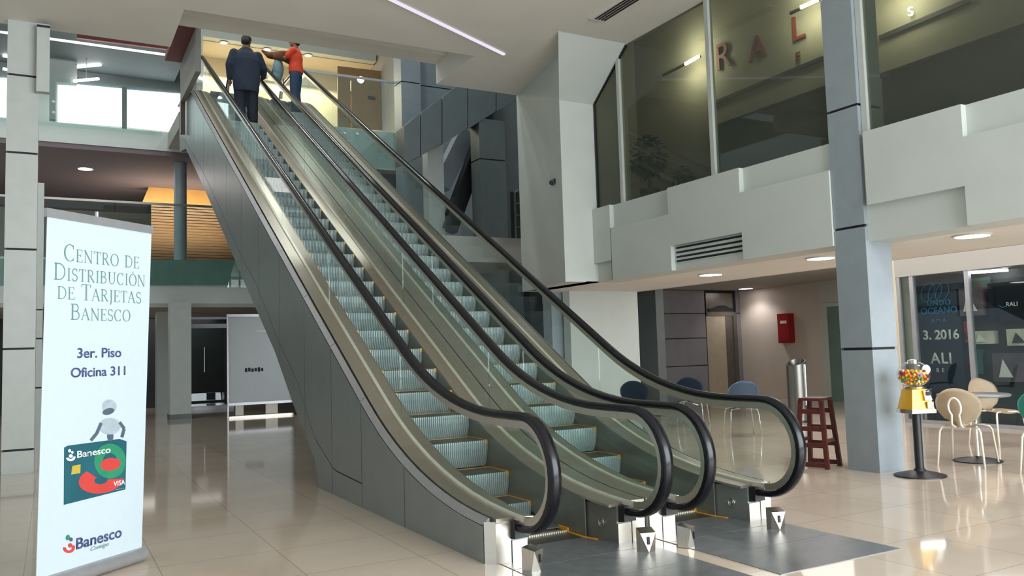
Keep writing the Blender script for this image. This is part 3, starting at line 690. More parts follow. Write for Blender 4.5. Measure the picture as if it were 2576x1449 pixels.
clad_column('column', 'narrow pale post below the sloping stair beam', P[0].x, 17.4, P[1].x-P[0].x, .3, 0, P[0].z+.1, [], CLADW)
a, b = at(1106, 470, 'y', 17.9), at(1172, 335, 'y', 17.9)
tag(MB().bar(a, b, .42, .35, (0, 1, 0)).build('diagonal_strut', CLAD), 'diagonal blue grey strut under the sloping stair beam', 'strut')
a, b = at(1128, 580, 'y', 17.4), at(1206, 365, 'y', 17.4)
tag(MB().bar(a, b, .34, .3, (0, 1, 0)).build('diagonal_strut', BLACK), 'black diagonal strut beside the grey panelled column', 'strut')
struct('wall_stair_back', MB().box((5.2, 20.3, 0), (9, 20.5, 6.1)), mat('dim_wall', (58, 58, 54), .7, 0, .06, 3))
# small guard rail by the pillar
t = thing('guard_rail', 'short dark guard rail with steel bars left of the white pillar', 'railing', at(1295, 600, 'y', 14.6))
a, b = at(1283, 482, 'y', 14.6), at(1330, 470, 'y', 14.6); c2 = at(1292, 602, 'y', 14.6)
mb = MB(); mb.box((a.x, 14.6, c2.z), (b.x+.3, 14.63, a.z)); mb.build('dark_infill', DARK, t, off=t.location)
mb = MB(); mb.tube([(a.x+.08, 14.55, c2.z), (a.x+.08, 14.55, a.z-.03), (a.x+.16, 14.55, a.z+.03), (b.x+.3, 14.55, a.z+.08)], .022, 8); mb.build('frame_tube', STEELD, t, off=t.location)
for k in (.25, .5, .75):
    mb = MB(); z = c2.z+(a.z-c2.z)*k; mb.tube([(a.x+.08, 14.55, z), (b.x+.3, 14.55, z+.03)], .009, 6); mb.build('bar', STEELD, t, off=t.location)
P = at(1310, 602, 'y', 14.6); struct('floor_stair_landing', MB().box((6.2, 14.5, P.z-.5), (8.8, 19, P.z)), SHADE)
# security camera on the pillar
q = Vector((7.13, 11.55, 0)); q = at(1393, 459, 'x', 7.12)
t = thing('security_camera', 'small dark security camera on the grey side of the white pillar', 'camera', q)
mb = MB(); mb.lathe([(.03, -.015), (.035, 0), (.02, .02)], (0, 0, .03), 14); mb.box((0, -.02, -.01), (.10, .02, .03)); mb.build('mount', ALU, t)
mb = MB(); mb.lathe([(.035, -.08), (.048, -.07), (.048, .05), (.03, .07)], (-.03, -.03, 0), 18, 'y'); mb.build('body', mat('camera_blue_grey', (62, 74, 92), .3), t, 'auto')
mb = MB(); mb.lathe([(.034, -.088), (.034, -.078)], (-.03, -.03, 0), 18, 'y'); mb.build('lens', BLACK, t)
# air grille in the recessed fascia block
t = thing('air_grille', 'long horizontal air grille with four dark slots in the white gallery front', 'vent', (XF, (y2a+y2b)/2, 2.75))
g0, g1 = min(y2a, y2b)+.02, max(y2a, y2b)-.04
zc_ = [at(1780, y, 'x', XF).z for y in (610, 622, 634, 645)]
mb = MB(); mb.box((XF-.008, g0-.015, zc_[-1]-.03), (XF-.001, g1+.015, zc_[0]+.03)); mb.build('frame', PAINT, t, off=t.location)
for z in zc_:
    mb = MB(); mb.box((XF-.014, g0, z-.013), (XF-.003, g1, z+.013)); mb.build('slot', JOINT, t, off=t.location)
# soffit downlights
for i, (x, y, zz, lb) in enumerate(((1788, 693, 2.45, 'left one of the three in the white soffit before the column'), (2065, 652, 2.45, 'middle one, just left of the blue grey column'), (2446, 596, 2.45, 'right one above the cafe chairs'), (2409, 661, 2.8, 'deeper one right of the column, near the shop window'), (1876, 727, 2.8, 'farthest one above the lift lobby'))):
    a = at(x, y, 'z', zz-.02); downlight(a.x, a.y, zz, .165 if zz < 2.6 else .17, 'round downlight, '+lb, 'soffit downlights')
    lamp('downlight_lamp', 'SPOT', (a.x, a.y, zz-.04), 28, (1, .95, .92), .12, rot=(0, 0, 0), spot=2.3)
# ------------------------------------------------------------------ gallery signs behind the upper glass
XG = 9.6
def wall_text(body, px, py, hpx, m, label, grp=None, x=XG, space=1.0):
    a = at(px, py, 'x', x); h = at(px, py-hpx, 'x', x).z-a.z
    o = text_mesh(body, m, 'sign_letter', a, (0, -1, 0), (0, 0, 1), height=h, depth=.03, space=space)
    return tag(o, label, 'lettering', grp)
DRED = mat('sign_dark_red', (122, 52, 34), .5, 0, .05, 8)
for ch, px, py, hp in (('R', 1822, 172, 70), ('A', 1908, 150, 66), ('L', 2010, 100, 66)):
    wall_text(ch, px, py, hp, DRED, 'large dark red letter %s on the wall behind the upper glass' % ch)
wall_text('E', 2009, 152, 22, DRED, 'small letter E below the large letters behind the upper glass')
wall_text('S', 2293, 40, 24, emis('letter_glow', (255, 250, 230), 3), 'small bright letter S behind the glass right of the column')
def wall_strip(p0, p1, q0, label):
    a, b, c_ = at(*p0, 'x', XG-.1), at(*p1, 'x', XG-.1), at(*q0, 'x', XG-.1)
    t = thing('wall_lamp', label, 'wall light', (XG, a.y, a.z))
    mb = MB(); mb.bar(c_, b, .03, .04); mb.build('track', BLACK, t, off=t.location)
    mb = MB(); mb.bar(a-Vector((.03, 0, 0)), b-Vector((.03, 0, 0)), .035, .05); mb.build('tube', LAMPY, t, off=t.location)
    d = (b-a); lamp('gallery_lamp', 'AREA', (a+b)/2-Vector((.32, 0, -.02)), 11, (1, .9, .7), .7, .2, (0, R(-92), 0))
wall_strip((1727, 162), (1762, 142), (1668, 190), 'bright linear wall lamp at the left end behind the upper glass')
wall_strip((2018, 20), (2062, 0), (1988, 34), 'bright linear wall lamp at the top behind the upper glass')
wall_strip((2215, -14), (2330, -50), (2190, -4), 'bright linear wall lamp right of the column behind the upper glass')
for p0, p1, lb in (((1790, 262), (2070, 146), 'left of the column'), ((2212, 96), (2440, 0), 'right of the column')):
    a, b = at(*p0, 'x', XG-.02), at(*p1, 'x', XG-.02)
    tag(MB().bar(a, b, .03, .06).build('wall_rail', DARK), 'dark horizontal rail on the wall behind the upper glass, '+lb, 'rail', 'dark rails behind the upper glass')
def plant(px, py, rpx, x, label):
    c0 = at(px, py, 'x', x); r = abs(at(px, py-rpx, 'x', x).z-c0.z)
    t = thing('potted_plant', label, 'plant', (c0.x, c0.y, 3.6)); mb = MB()
    for k in range(420):
        a, e = random.uniform(0, 2*PI), random.uniform(-.9, 1.4); d = Vector((math.cos(a)*math.cos(e), math.sin(a)*math.cos(e), math.sin(e)*1.15))
        p = d*r*random.uniform(.5, 1); q = p+d*r*.3+Vector((0, 0, -.05)); s_ = d.cross(Vector((0, 0, 1))).normalized()*r*.14
        mb.face([c0+p, c0+(p+q)/2+s_, c0+q, c0+(p+q)/2-s_])
    mb.build('foliage', mat('leaf_green', (38, 70, 54), .5, 0, .3, 6), t, off=t.location)
    hz = max(.2, c0.z-3.6-r*.6)
    mb = MB(); mb.tube([(c0.x, c0.y, 3.6+.3*hz), (c0.x, c0.y, c0.z)], .03, 8); mb.build('stem', REDW, t, off=t.location)
    mb = MB(); mb.lathe([(.12, 0), (.17, .5*hz), (.15, .5*hz)], (c0.x, c0.y, 3.6), 20); mb.build('pot', DARK, t, 'auto', off=t.location)
plant(1632, 395, 44, 8.6, 'dark round plant behind the upper glass, taller of the two')
plant(1720, 450, 30, 8.5, 'low dark plant behind the upper glass near the second mullion')
# dark blocks added for the shade and reflection low in the upper glass
for px, lb in ((((1800, 120), (2070, 40), (2082, 430), (1806, 430)), 'left of the column'), (((2222, 170), (2700, 60), (2700, 300), (2224, 300)), 'right of the column')):
    P = [at(x, y, 'x', 9.0) for x, y in px]; y0, y1 = min(p.y for p in P), max(p.y for p in P)
    zt = 4.75 if 'left' in lb else 4.65
    t = thing('shade_block', 'dark green block standing for shade behind the upper glass, '+lb, 'shade block', (9.2, (y0+y1)/2, 3.6))
    mb = MB(); mb.box((9.0, y0, 3.6), (9.4, y1, zt)); mb.bevel(.03); mb.build('body', mat('shade_block_green', (58, 74, 62), .5, 0, .25, 1.2), t, off=t.location)
    mb = MB(); mb.box((8.97, y0-.03, zt), (9.43, y1+.03, zt+.04)); mb.build('shade_block_top', DARK, t, off=t.location)
# ------------------------------------------------------------------ lift lobby
YE = 16.3
def ep(px, py): return at(px, py, 'y', YE)
LIFTC = mat('lift_panel', (132, 130, 136), .4, .15, .06, 3)
t = thing('lift_wall_cladding', 'dark grey panelled lift wall with black joints in the lobby', 'wall cladding', (13.5, YE, 0))
xa, xb, xc, xd = ep(1560, 800).x, ep(1775, 800).x, ep(1852, 800).x, ep(1912, 800).x
xl0 = ep(1630, 800).x
zs = [0, ep(1700, 922).z, ep(1700, 852).z, ep(1700, 789).z, 2.8]
struct('wall_lift', MB().box((9.5, YE+.02, 0), (17.5, YE+.3, 2.8)), JOINT)
for (x0, x1) in ((xl0, xb), (xc, xd+.4)):
    for a, b in zip(zs, zs[1:]):
        if a > 0 and x0 == xc and a < zs[3]: continue
        mb = MB(); a_ = 0 if (x0 == xc and b == zs[1]) else a; b_ = zs[3] if (x0 == xc and b == zs[1]) else b
        mb.box((x0+.008, YE, a_+.012), (x1-.008, YE+.018, b_-.012)); mb.build('cladding_panel', LIFTC, t, off=t.location)
LIFTD = mat('lift_door_steel', (186, 178, 158), .35, .5, .08, 5)
def lift(x0, x1, label):
    t = thing('lift_door', label, 'lift', ((x0+x1)/2, YE, 0))
    zd = ep(1800, 795).z
    mb = MB(); mb.box((x0, YE-.01, 0), (x0+(x1-x0)*.62, YE+.015, zd)); mb.build('door_leaf', LIFTD, t, off=t.location)
    mb = MB(); mb.box((x0+(x1-x0)*.63, YE-.005, 0), (x1-.12, YE+.015, zd)); mb.build('door_leaf', STEELD, t, off=t.location)
    mb = MB(); mb.box((x1-.12, YE-.03, 0), (x1, YE+.015, zd+.1)); mb.box((x0, YE-.03, zd), (x1-.12, YE+.015, 2.72)); mb.build('frame', STEELD, t, off=t.location)
    zi = zd+.14; mb = MB(); xm = (x0+x1)/2
    mb.prism([(x0+.05, YE-.035, zi-.03), (x1-.1, YE-.035, zi-.03), (x1-.1, YE-.035, zi+.05), (xm+.3, YE-.035, zi+.06), (xm+.1, YE-.035, zi+.13), (xm-.1, YE-.035, zi+.13), (xm-.3, YE-.035, zi+.06), (x0+.05, YE-.035, zi+.05)], (0, -.02, 0)); mb.build('indicator_bar', JOINT, t, off=t.location)
lift(xb+.01, xc-.01, 'steel lift door with black arched indicator bar, right one in the lobby')
lift(xl0-1.4, xl0-.02, 'steel lift door mostly hidden behind the white wall, left one in the lobby')
a = ep(1874, 880); t = thing('call_button', 'small call button plate right of the lift door', 'button', (a.x, YE, a.z))
mb = MB(); mb.box((-.05, -.012, -.16), (.05, 0, .16)); mb.bevel(.006); mb.build('plate', ALU, t)
for z in (-.06, .05): mb = MB(); mb.lathe([(.022, -.012), (.02, -.02)], (0, 0, z), 14, 'y'); mb.build('button', WHITEP, t)
XW = 15.9
struct('wall_lobby_right', MB().box((XW, 9.5, 0), (XW+.25, YE+.02, 2.8)), mat('pinkish_wall', (206, 196, 184), .7, 0, .03, 2))
struct('trim_5', MB().box((XW-.02, 12.9, 0), (XW-.001, 13.7, 2.8)), PAINT)
def xw(px, py): return at(px, py, 'x', XW-.05)
a, b = xw(1961, 790), xw(1997, 862)
t = thing('fire_hose_cabinet', 'red fire hose cabinet on the pale lobby wall', 'fire cabinet', (XW, (a.y+b.y)/2, (a.z+b.z)/2))
hy, hz = abs(a.y-b.y)/2, abs(a.z-b.z)/2
mb = MB(); mb.box((-.14, -hy, -hz), (0, hy, hz)); mb.bevel(.01); mb.build('body', RED, t)
mb = MB(); mb.box((-.15, -hy+.03, -hz+.03), (-.14, hy-.03, hz-.03)); d_ = mb.build('door', RED, t)
mb = MB(); mb.box((-.155, -hy*.5, hz*.32), (-.15, hy*.5, hz*.52)); mb.build('white_sign', WHITEP, d_)
# grey door beside the column
a, b = xw(2078, 772), xw(2140, 772)
t = struct('door_1', MB().box((XW-.03, 9.6, 0), (XW-.002, a.y, a.z)), TEAL)
mb = MB(); mb.box((XW-.05, a.y, 0), (XW-.002, a.y+.08, a.z+.08)); mb.box((XW-.05, 9.6, a.z), (XW-.002, a.y, a.z+.08)); mb.build('door_frame', PAINT, t)
# stair handrail behind the white wall
t = thing('stair_railing', 'dark sloping handrail on a thin post beside the white wall', 'railing', at(1656, 985, 'y', 14.0))
P = [at(x, y, 'y', 14.0) for x, y in ((1590, 845), (1614, 866), (1664, 908), (1670, 912))]
mb = MB(); mb.tube(P, .035, 8); mb.build('handrail', BLACK, t, off=t.location)
P = [at(x, y, 'y', 14.0) for x, y in ((1590, 880), (1616, 902), (1656, 940))]
mb = MB(); mb.tube(P, .014, 8); mb.build('lower_bar', STEELD, t, off=t.location)
a = at(1657, 905, 'y', 14.0); mb = MB(); mb.tube([(a.x, 14.0, 0), (a.x, 14.0, a.z)], .03, 8); mb.build('post', ALU, t, off=t.location)
# ashtray bin
b = at(2010, 1062, 'z', 0); r = .165; zt = at(2012, 902, 'y', b.y).z; zlo_ = at(1990, 920, 'y', b.y).z
t = thing('steel_bin', 'tall stainless steel cylinder bin with slanted top by the lobby wall', 'bin', (b.x, b.y, 0))
mb = MB(); n = 32
lo = [mb.bm.verts.new((r*math.cos(2*PI*k/n), r*math.sin(2*PI*k/n), .02)) for k in range(n)]
hi = [mb.bm.verts.new((r*math.cos(2*PI*k/n), r*math.sin(2*PI*k/n), (zt+zlo_)/2+(zt-zlo_)/2*math.cos(2*PI*k/n-.3))) for k in range(n)]
hi2 = [mb.bm.verts.new((.86*v_.co.x, .86*v_.co.y, v_.co.z)) for v_ in hi]; lo2 = [mb.bm.verts.new((.86*v_.co.x, .86*v_.co.y, v_.co.z-.25)) for v_ in hi]
for k in range(n):
    j = (k+1) % n
    for A_, B_ in ((lo, hi), (hi, hi2), (hi2, lo2)): mb.bm.faces.new([A_[k], A_[j], B_[j], B_[k]])
mb.bm.faces.new(lo2); mb.bm.faces.new(lo[::-1]); mb.build('body', STEELD, t, 'auto')
mb = MB(); mb.lathe([(r*1.02, 0), (r*1.02, .04)], (0, 0, 0), 32); mb.build('base_ring', BLACK, t)
mb = MB(); mb.tube([(r*.2, -r*.98, .3), (r*.2, -r*.98, zlo_+.02)], .02, 8); mb.build('edge_seam', CHROME, t)
# red-brown stool leaning on its side by the column
p0, p1 = at(2048, 1174, 'z', 0), at(2132, 1181, 'z', 0)
t = thing('bar_stool', 'red brown wooden bar stool standing behind the newel, left of the column', 'stool', ((p0.x+p1.x)/2, (p0.y+p1.y)/2+.16, 0), math.atan2(p1.y-p0.y, p1.x-p0.x)+.05)
hw = (p1-p0).length/2-.02; zt = at(2080, 1005, 'y', p1.y).z
def sp(sx, sy, z): k = 1-.32*z/zt; return Vector((sx*hw*k, sy*.17*k, z))
for sx in (-1, 1):
    for sy in (-1, 1): mb = MB(); mb.bar(sp(sx, sy, 0), sp(sx, sy, zt-.03), .045, .04, (0, 1, 0)); mb.build('leg', REDW, t)
for sy in (-1, 1):
    for z in (.04, .25, .43, .62): mb = MB(); mb.bar(sp(-1, sy, z), sp(1, sy, z), .02, .05); mb.build('rung', REDW, t)
for sx in (-1, 1): mb = MB(); mb.bar(sp(sx, -1, .3), sp(sx, 1, .3), .02, .04); mb.build('rung', REDW, t)
mb = MB(); mb.box((-hw*.74, -.16, zt-.03), (hw*.74, .16, zt)); mb.bevel(.008); mb.build('seat', REDW, t)
# ------------------------------------------------------------------ cafe
def chair_mesh(t, shell, tubem, loop=False):
    # seat shell
    mb = MB(); N_ = 14
    def surf(f, nu=14, nv=10, th=.012):
        G = [[mb.bm.verts.new(f(u/nu, v_/nv)) for v_ in range(nv+1)] for u in range(nu+1)]
        fs = [mb.bm.faces.new([G[i][j], G[i+1][j], G[i+1][j+1], G[i][j+1]]) for i in range(nu) for j in range(nv)]
        r_ = bmesh.ops.solidify(mb.bm, geom=fs, thickness=th)
    def back(u, v_):
        a = (u-.5)*2; hgt = v_; w = .235*(1-.92*abs(hgt-.62)**2.2/ .62**2.2*.75)*(1 if hgt > .1 else .75)
        x = a*w; z = .43+.42*hgt+ .02*(1-a*a); y = .20+.10*hgt-.07*a*a
        z = .43+.42*(hgt-.16*hgt*hgt*a*a); return Vector((x, y, z))
    surf(back); mb.build('backrest', shell, t, True)
    mb = MB()
    def seat(u, v_):
        a = (u-.5)*2; y = -.22+.44*v_; w = .22*(1-.35*(2*v_-1)**4); return Vector((a*w, y, .445-.018*(1-a*a)-.02*(1-v_)**3+.0))
    surf(seat); mb.build('seat', shell, t, True)
    for sx in (-1, 1):
        for sy in (-1, 1):
            mb = MB(); P = [(sx*.05, sy*.12, .425), (sx*.14, sy*.16, .425), (sx*.185, sy*.19, .41), (sx*.205, sy*.205, .37), (sx*.235, sy*.245, 0)]
            mb.tube(P, .011, 8); mb.build('leg', tubem, t, True)
    if loop:
        mb = MB(); P = [(-.03, .16, .42), (-.04, .24, .43), (-.045, .30, .46)]
        for k in range(19):
            a = -2.5+5.0*k/18; P.append((.062*math.sin(a), .325+.015*math.cos(a), .645+.10*math.cos(a)))
        P += [(.045, .30, .46), (.04, .24, .43), (.03, .16, .42)]
        mb.tube(P, .012, 8); mb.build('back_loop', tubem, t, True)
def chair(px, py, rz, label, shell=CREAM, tubem=WHITEP, loop=False, group='cafe chairs', z=0, src=None):
    a = at(px, py, 'z', z)
    if src:
        t = copy_tree(src); t['label'] = label; t['group'] = group; t.location = (a.x, a.y, z); t.rotation_euler = (0, 0, rz)
    else:
        t = thing('cafe_chair', label, 'chair', (a.x, a.y, z), rz, group); chair_mesh(t, shell, tubem, loop)
    return t
c1 = chair(2436, 1168, 1.85, 'beige cafe chair with white tube legs and back loop beside the gumball machine', loop=True)
c2 = chair(2513, 1118, -.25, 'beige cafe chair on the far side of the round table')
c3 = chair(2655, 1190, 1.75, 'turquoise cafe chair cut off by the right edge of the photo', shell=TEALP)
c4 = chair(2600, 1060, -.3, 'beige cafe chair farthest back at the right edge, before the shop window')
b1 = chair(1868, 1096, 2.6, 'slate blue cafe chair with chrome legs seen through the rightmost glass panel', shell=BLUEP, tubem=CHROME, group='slate blue chairs')
b2 = chair(1745, 1070, 2.2, 'slate blue cafe chair behind the escalator, before the lift doors', src=b1, group='slate blue chairs')
b3 = chair(1605, 1085, 2.3, 'slate blue cafe chair leftmost, in front of the white wall', src=b1, group='slate blue chairs')
b = at(2460, 1160, 'z', 0)
t = thing('cafe_table', 'round cafe table with dark top and chrome pedestal between the beige chairs', 'table', (b.x, b.y, 0))
mb = MB(); mb.lathe([(.36, .725), (.375, .735), (.375, .75), (.365, .755)], (0, 0, 0), 40); mb.build('tabletop', mat('table_top', (120, 122, 124), .25, 0, .05, 8), t, 'auto')
mb = MB(); mb.lathe([(.028, .03), (.028, .66), (.05, .70), (.09, .725)], (0, 0, 0), 20); mb.build('pedestal', CHROME, t, 'auto')
mb = MB(); mb.lathe([(.25, 0), (.25, .012), (.20, .025), (.05, .045), (.03, .06)], (0, 0, 0), 36); mb.build('base_disc', BLACK, t, 'auto')
# gumball machine
b = at(2315, 1197, 'z', 0); gx, gy = b.x, b.y
def gz(py): return at(2310, py, 'y', gy).z
t = thing('gumball_machine', 'yellow gumball machine with glass globe on a black pole beside the column', 'vending machine', (gx, gy, 0), -.35)
dg_ = (b-CAM).dot(_f)/FPX; rb = 61*dg_
mb = MB(); mb.lathe([(rb, 0), (rb, .012), (rb*.75, .03), (.06, .055), (.05, .075)], (0, 0, 0), 40); mb.build('base_disc', BLACK, t, 'auto')
zb0, zb1, zg, zt = gz(1030), gz(978), gz(945), gz(914)
mb = MB(); mb.lathe([(.042, .05), (.042, zb0-.02)], (0, 0, 0), 20); mb.build('pole', BLACK, t, 'auto')
def sqbox(z0, z1, w0, w1, name, m, bev=.012):
    mb = MB(); vs = [mb.bm.verts.new((sx*w, sy*w, z)) for z, w in ((z0, w0), (z1, w1)) for sx, sy in ((-1, -1), (1, -1), (1, 1), (-1, 1))]
    for k in ((3,2,1,0),(4,5,6,7),(0,1,5,4),(1,2,6,5),(2,3,7,6),(3,0,4,7)): mb.bm.faces.new([vs[i] for i in k])
    mb.bevel(bev); return mb.build(name, m, t)
sqbox(zb0-.03, zb0+.01, .135, .135, 'metal_tray', CHROME)
YB_ = mat('yellow_enamel', (240, 182, 20), .3, 0, .03, 8, coat=.3)
sqbox(zb0+.01, zb1, .125, .085, 'body', YB_)
mb = MB(); mb.lathe([(.085, zb1), (.105, zb1+.012), (.105, zb1+.022), (.08, zb1+.03)], (0, 0, 0), 28); mb.build('globe_collar', CHROME, t, 'auto')
mb = MB(); mb.prism([(.02, -.125, zb0+.10), (.10, -.122, zb0+.10), (.085, -.100, zb1-.01), (.02, -.100, zb1-.01)], (0, -.012, 0)); cp = mb.build('coin_plate', WHITEP, t)
mb = MB(); mb.box((.035, -.146, zb0+.15), (.085, -.134, zb0+.19)); mb.bar((.03, -.142, zb0+.20), (.09, -.142, zb0+.215), .012, .012); mb.build('coin_slot', JOINT, cp)
mb = MB(); mb.box((.035, -.142, zb0+.02), (.105, -.118, zb0+.085)); mb.build('chute_door', STEELD, t)
rg = (zt-zb1-.03)/2*1.0; cz = zb1+.025+rg
rgx = 39.5*dg_; rg = 33*dg_; cz = zb1+.02+rg; zt = cz+rg-.005
mb = MB(); mb.ball((0, 0, cz), 1, (rgx, rgx, rg), 32); mb.build('globe', GLOBE, t, True)
mb = MB(); mb.lathe([(.055, zt-.02), (.05, zt+.012), (.02, zt+.022)], (0, 0, 0), 24); mb.build('lid', CHROME, t, 'auto')
mb = MB(); mb.ball((.075, -.10, cz+.045), .05, (1, .25, 1), 16); mb.build('globe_sticker', WHITEP, t, True)
gcol = {'yellow': (240, 190, 40), 'orange': (236, 120, 30), 'red': (196, 40, 44), 'purple': (92, 44, 110), 'white': (236, 228, 214), 'green': (70, 150, 60)}
gm = {k: mat('gumball_'+k, v_, .25, 0, 0) for k, v_ in gcol.items()}
src = {}; placed = []; tries = 0; rball = .0150
while len(placed) < 150 and tries < 30000:
    tries += 1
    p = Vector((random.uniform(-rgx, rgx), random.uniform(-rgx, rgx), random.uniform(-rg, rg*.28)))
    k_ = (p.x/(rgx-rball-.004))**2+(p.y/(rgx-rball-.004))**2+(p.z/(rg-rball-.004))**2
    if k_ > 1 or (k_ < .42 and p.z < rg*.1): continue
    if any((p-q_).length < rball*1.98 for q_ in placed): continue
    placed.append(p)
for p in placed:
    kcol = random.choice(['yellow', 'yellow', 'orange', 'red', 'purple', 'white', 'yellow', 'orange', 'green'])
    if kcol not in src:
        mb = MB(); mb.ball((0, 0, 0), rball, seg=12); o = mb.build('gumball', gm[kcol], None, True); src[kcol] = o
    else: o = src[kcol].copy(); COL.objects.link(o)
    o.location = (gx+p.x, gy+p.y, cz+p.z)
    tag(o, '%s gumball among the mixed gumballs in the glass globe' % kcol, 'gumball', 'gumballs in the glass globe')
# shop window at the right
XS = 12.6
def xp(px, py, x=XS): return at(px, py, 'x', x)
ztop = xp(2300, 694).z; y0 = xp(2262, 800).y
struct('wall_shop_end', MB().box((XS-.05, y0, 0), (XW, y0+.5, 2.8)), BEIGE)
struct('wall_shop_lintel', MB().box((XS-.05, -3, ztop), (XS+.15, y0, 2.8)), SHADE)
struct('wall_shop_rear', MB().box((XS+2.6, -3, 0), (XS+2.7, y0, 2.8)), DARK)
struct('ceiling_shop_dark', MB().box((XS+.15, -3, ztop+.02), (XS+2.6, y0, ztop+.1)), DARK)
t = thing('shop_window', 'dark glazed shop window with aluminium mullions behind the cafe', 'shopfront', (XS, 6, 0))
cuts = [xp(x, 800).y for x in (2266, 2300, 2440, 2700)]
for a, b in zip(cuts, cuts[1:]): mb = MB(); mb.box((XS, b+.03, .05), (XS+.012, a-.03, ztop)); mb.build('glass_pane', GLASSD, t, off=t.location)
for a in cuts: mb = MB(); mb.box((XS-.03, a-.035, 0), (XS+.05, a+.035, ztop)); mb.build('mullion', ALU, t, off=t.location)
zr = xp(2400, 905).z; mb = MB(); mb.box((XS-.02, cuts[-1], 0), (XS+.04, cuts[0], .06)); mb.build('bottom_rail', ALU, t, off=t.location)
# posters inside the shop window, on a dark display wall
XPO = XS+.35
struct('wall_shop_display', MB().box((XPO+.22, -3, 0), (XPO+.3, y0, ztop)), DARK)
def poster(px, m, label, x=XPO, name='poster'):
    P = [at(a, b, 'x', x) for a, b in px]; y0_, y1_ = min(p.y for p in P), max(p.y for p in P); z0_, z1_ = max(.02, min(p.z for p in P)), max(p.z for p in P)
    t = thing(name, label, 'poster', (x, (y0_+y1_)/2, z0_)); mb = MB(); mb.box((0, -(y1_-y0_)/2, 0), (XPO+.22-x, (y1_-y0_)/2, z1_-z0_)); mb.build('board', m, t); return t
def ptext(t, body, px, py, hpx, m, x=XPO, space=1.0, name='lettering', bold=.012):
    a = at(px, py, 'x', x-.012); h = at(px, py-hpx, 'x', x-.012).z-a.z
    return text_mesh(body, m, name, a, (0, -1, 0), (0, 0, 1), height=h, parent=t, depth=.006, space=space, off=t.location, bold=bold)
NAVY = mat('poster_navy', (22, 40, 60), .5, 0, .3, 2)
t = poster(((2305, 698), (2408, 690), (2408, 985), (2305, 985)), NAVY, 'tall navy poster with blue and white lettering in the shop window')
BL = mat('print_blue', (40, 120, 160), .5, 0, 0); WH = mat('print_white', (226, 218, 206), .5, 0, 0)
mb = MB()
for i in range(3):
    P = []
    for k in range(28):
        a = 2*PI*k/27*1.0; q = at(2352+18*i-18+16*math.cos(a)+6*math.sin(a), 735-24*math.sin(a), 'x', XPO-.015); P.append(q)
    mb.tube(P, .006, 5)
mb.build('script_lettering', BL, t, off=t.location)
ptext(t, 'UNDO', 2362, 768, 14, BL, space=1.2); ptext(t, 'OCEANO', 2362, 789, 17, BL); ptext(t, 'A M A', 2362, 812, 11, BL)
ptext(t, '3, 2016', 2367, 853, 24, WH, bold=.03)
ptext(t, 'ALI', 2369, 914, 28, WH, space=1.1, bold=.02); ptext(t, 'R E', 2366, 936, 10, WH, space=1.2)
def colored(name, c1, c2, sc=3):
    return mat(name, c1, .5, 0, .35, sc)
COLS = [(176, 168, 158), (170, 60, 60), (62, 84, 74), (200, 190, 170), (94, 78, 84), (44, 96, 92), (150, 120, 84)]
spots = [((2410, 728), (2470, 722), (2470, 790), (2410, 796), 4, 'mauve photo poster left of the mullion'), ((2408, 812), (2438, 808), (2438, 858), (2408, 862), 1, 'red and white photo poster by the mullion'),
         ((2445, 700), (2490, 696), (2490, 770), (2445, 775), 2, 'green grey photo poster right of the mullion'), ((2446, 835), (2490, 832), (2490, 862), (2446, 866), 3, 'pale poster with a triangle low in the shop window'),
         ((2534, 830), (2590, 826), (2590, 868), (2534, 870), 3, 'pale figure poster at the right edge of the shop window'), ((2412, 880), (2470, 878), (2470, 935), (2412, 940), 5, 'teal poster low in the shop window'),
         ((2500, 890), (2560, 888), (2560, 960), (2500, 960), 4, 'mauve display low at the right of the shop window')]
for i, s_ in enumerate(spots):
    t = poster(s_[:4], colored('poster_print_%d' % i, COLS[s_[4]], 0, 2.5), s_[5], x=XPO+.08*(i % 3))
    q = [at(x, y, 'x', XPO+.08*(i % 3)-.01) for x, y in s_[:4]]; cx_ = sum((p for p in q), Vector())/4; w_ = abs(q[0].y-q[1].y); h_ = abs(q[0].z-q[3].z)
    mb = MB(); mb.prism([(cx_.x, cx_.y+w_*.3, cx_.z-h_*.35), (cx_.x, cx_.y-w_*.3, cx_.z-h_*.35), (cx_.x, cx_.y+w_*.1, cx_.z+h_*.3)], (-.004, 0, 0)); mb.build('print_shape', [WH, DARK, RED][i % 3], t, off=t.location)
t = poster(((2490, 715), (2640, 700), (2640, 800), (2490, 810)), mat('screen_black', (16, 20, 30), .2, 0, .1, 2), 'black shop sign board with small white lettering at the right edge', x=XPO+.02)
ptext(t, 'RALI', 2546, 770, 11, WH, x=XPO+.02)
mb = MB(); P = [at(2512+22*k/10, 768+5*math.sin(PI*k/10), 'x', XPO+.0) for k in range(11)]; mb.tube(P, .006, 5); mb.build('swoosh_mark', BL, t, off=t.location)
for i, (x0, x1, y) in enumerate(((2440, 2535, 683), (2398, 2420, 702), (2566, 2600, 688))):
    a, b = at(x0, y+3, 'z', ztop-.02), at(x1, y-4, 'z', ztop-.02)
    tag(MB().bar(a, b, .12 if i == 0 else .05, .04).build('shop_ceiling_lamp', LAMPW), 'bright ceiling lamp inside the dark shop window, %s one' % ('large left', 'small leftmost', 'rightmost')[i], 'ceiling light', 'lamps inside the shop window')
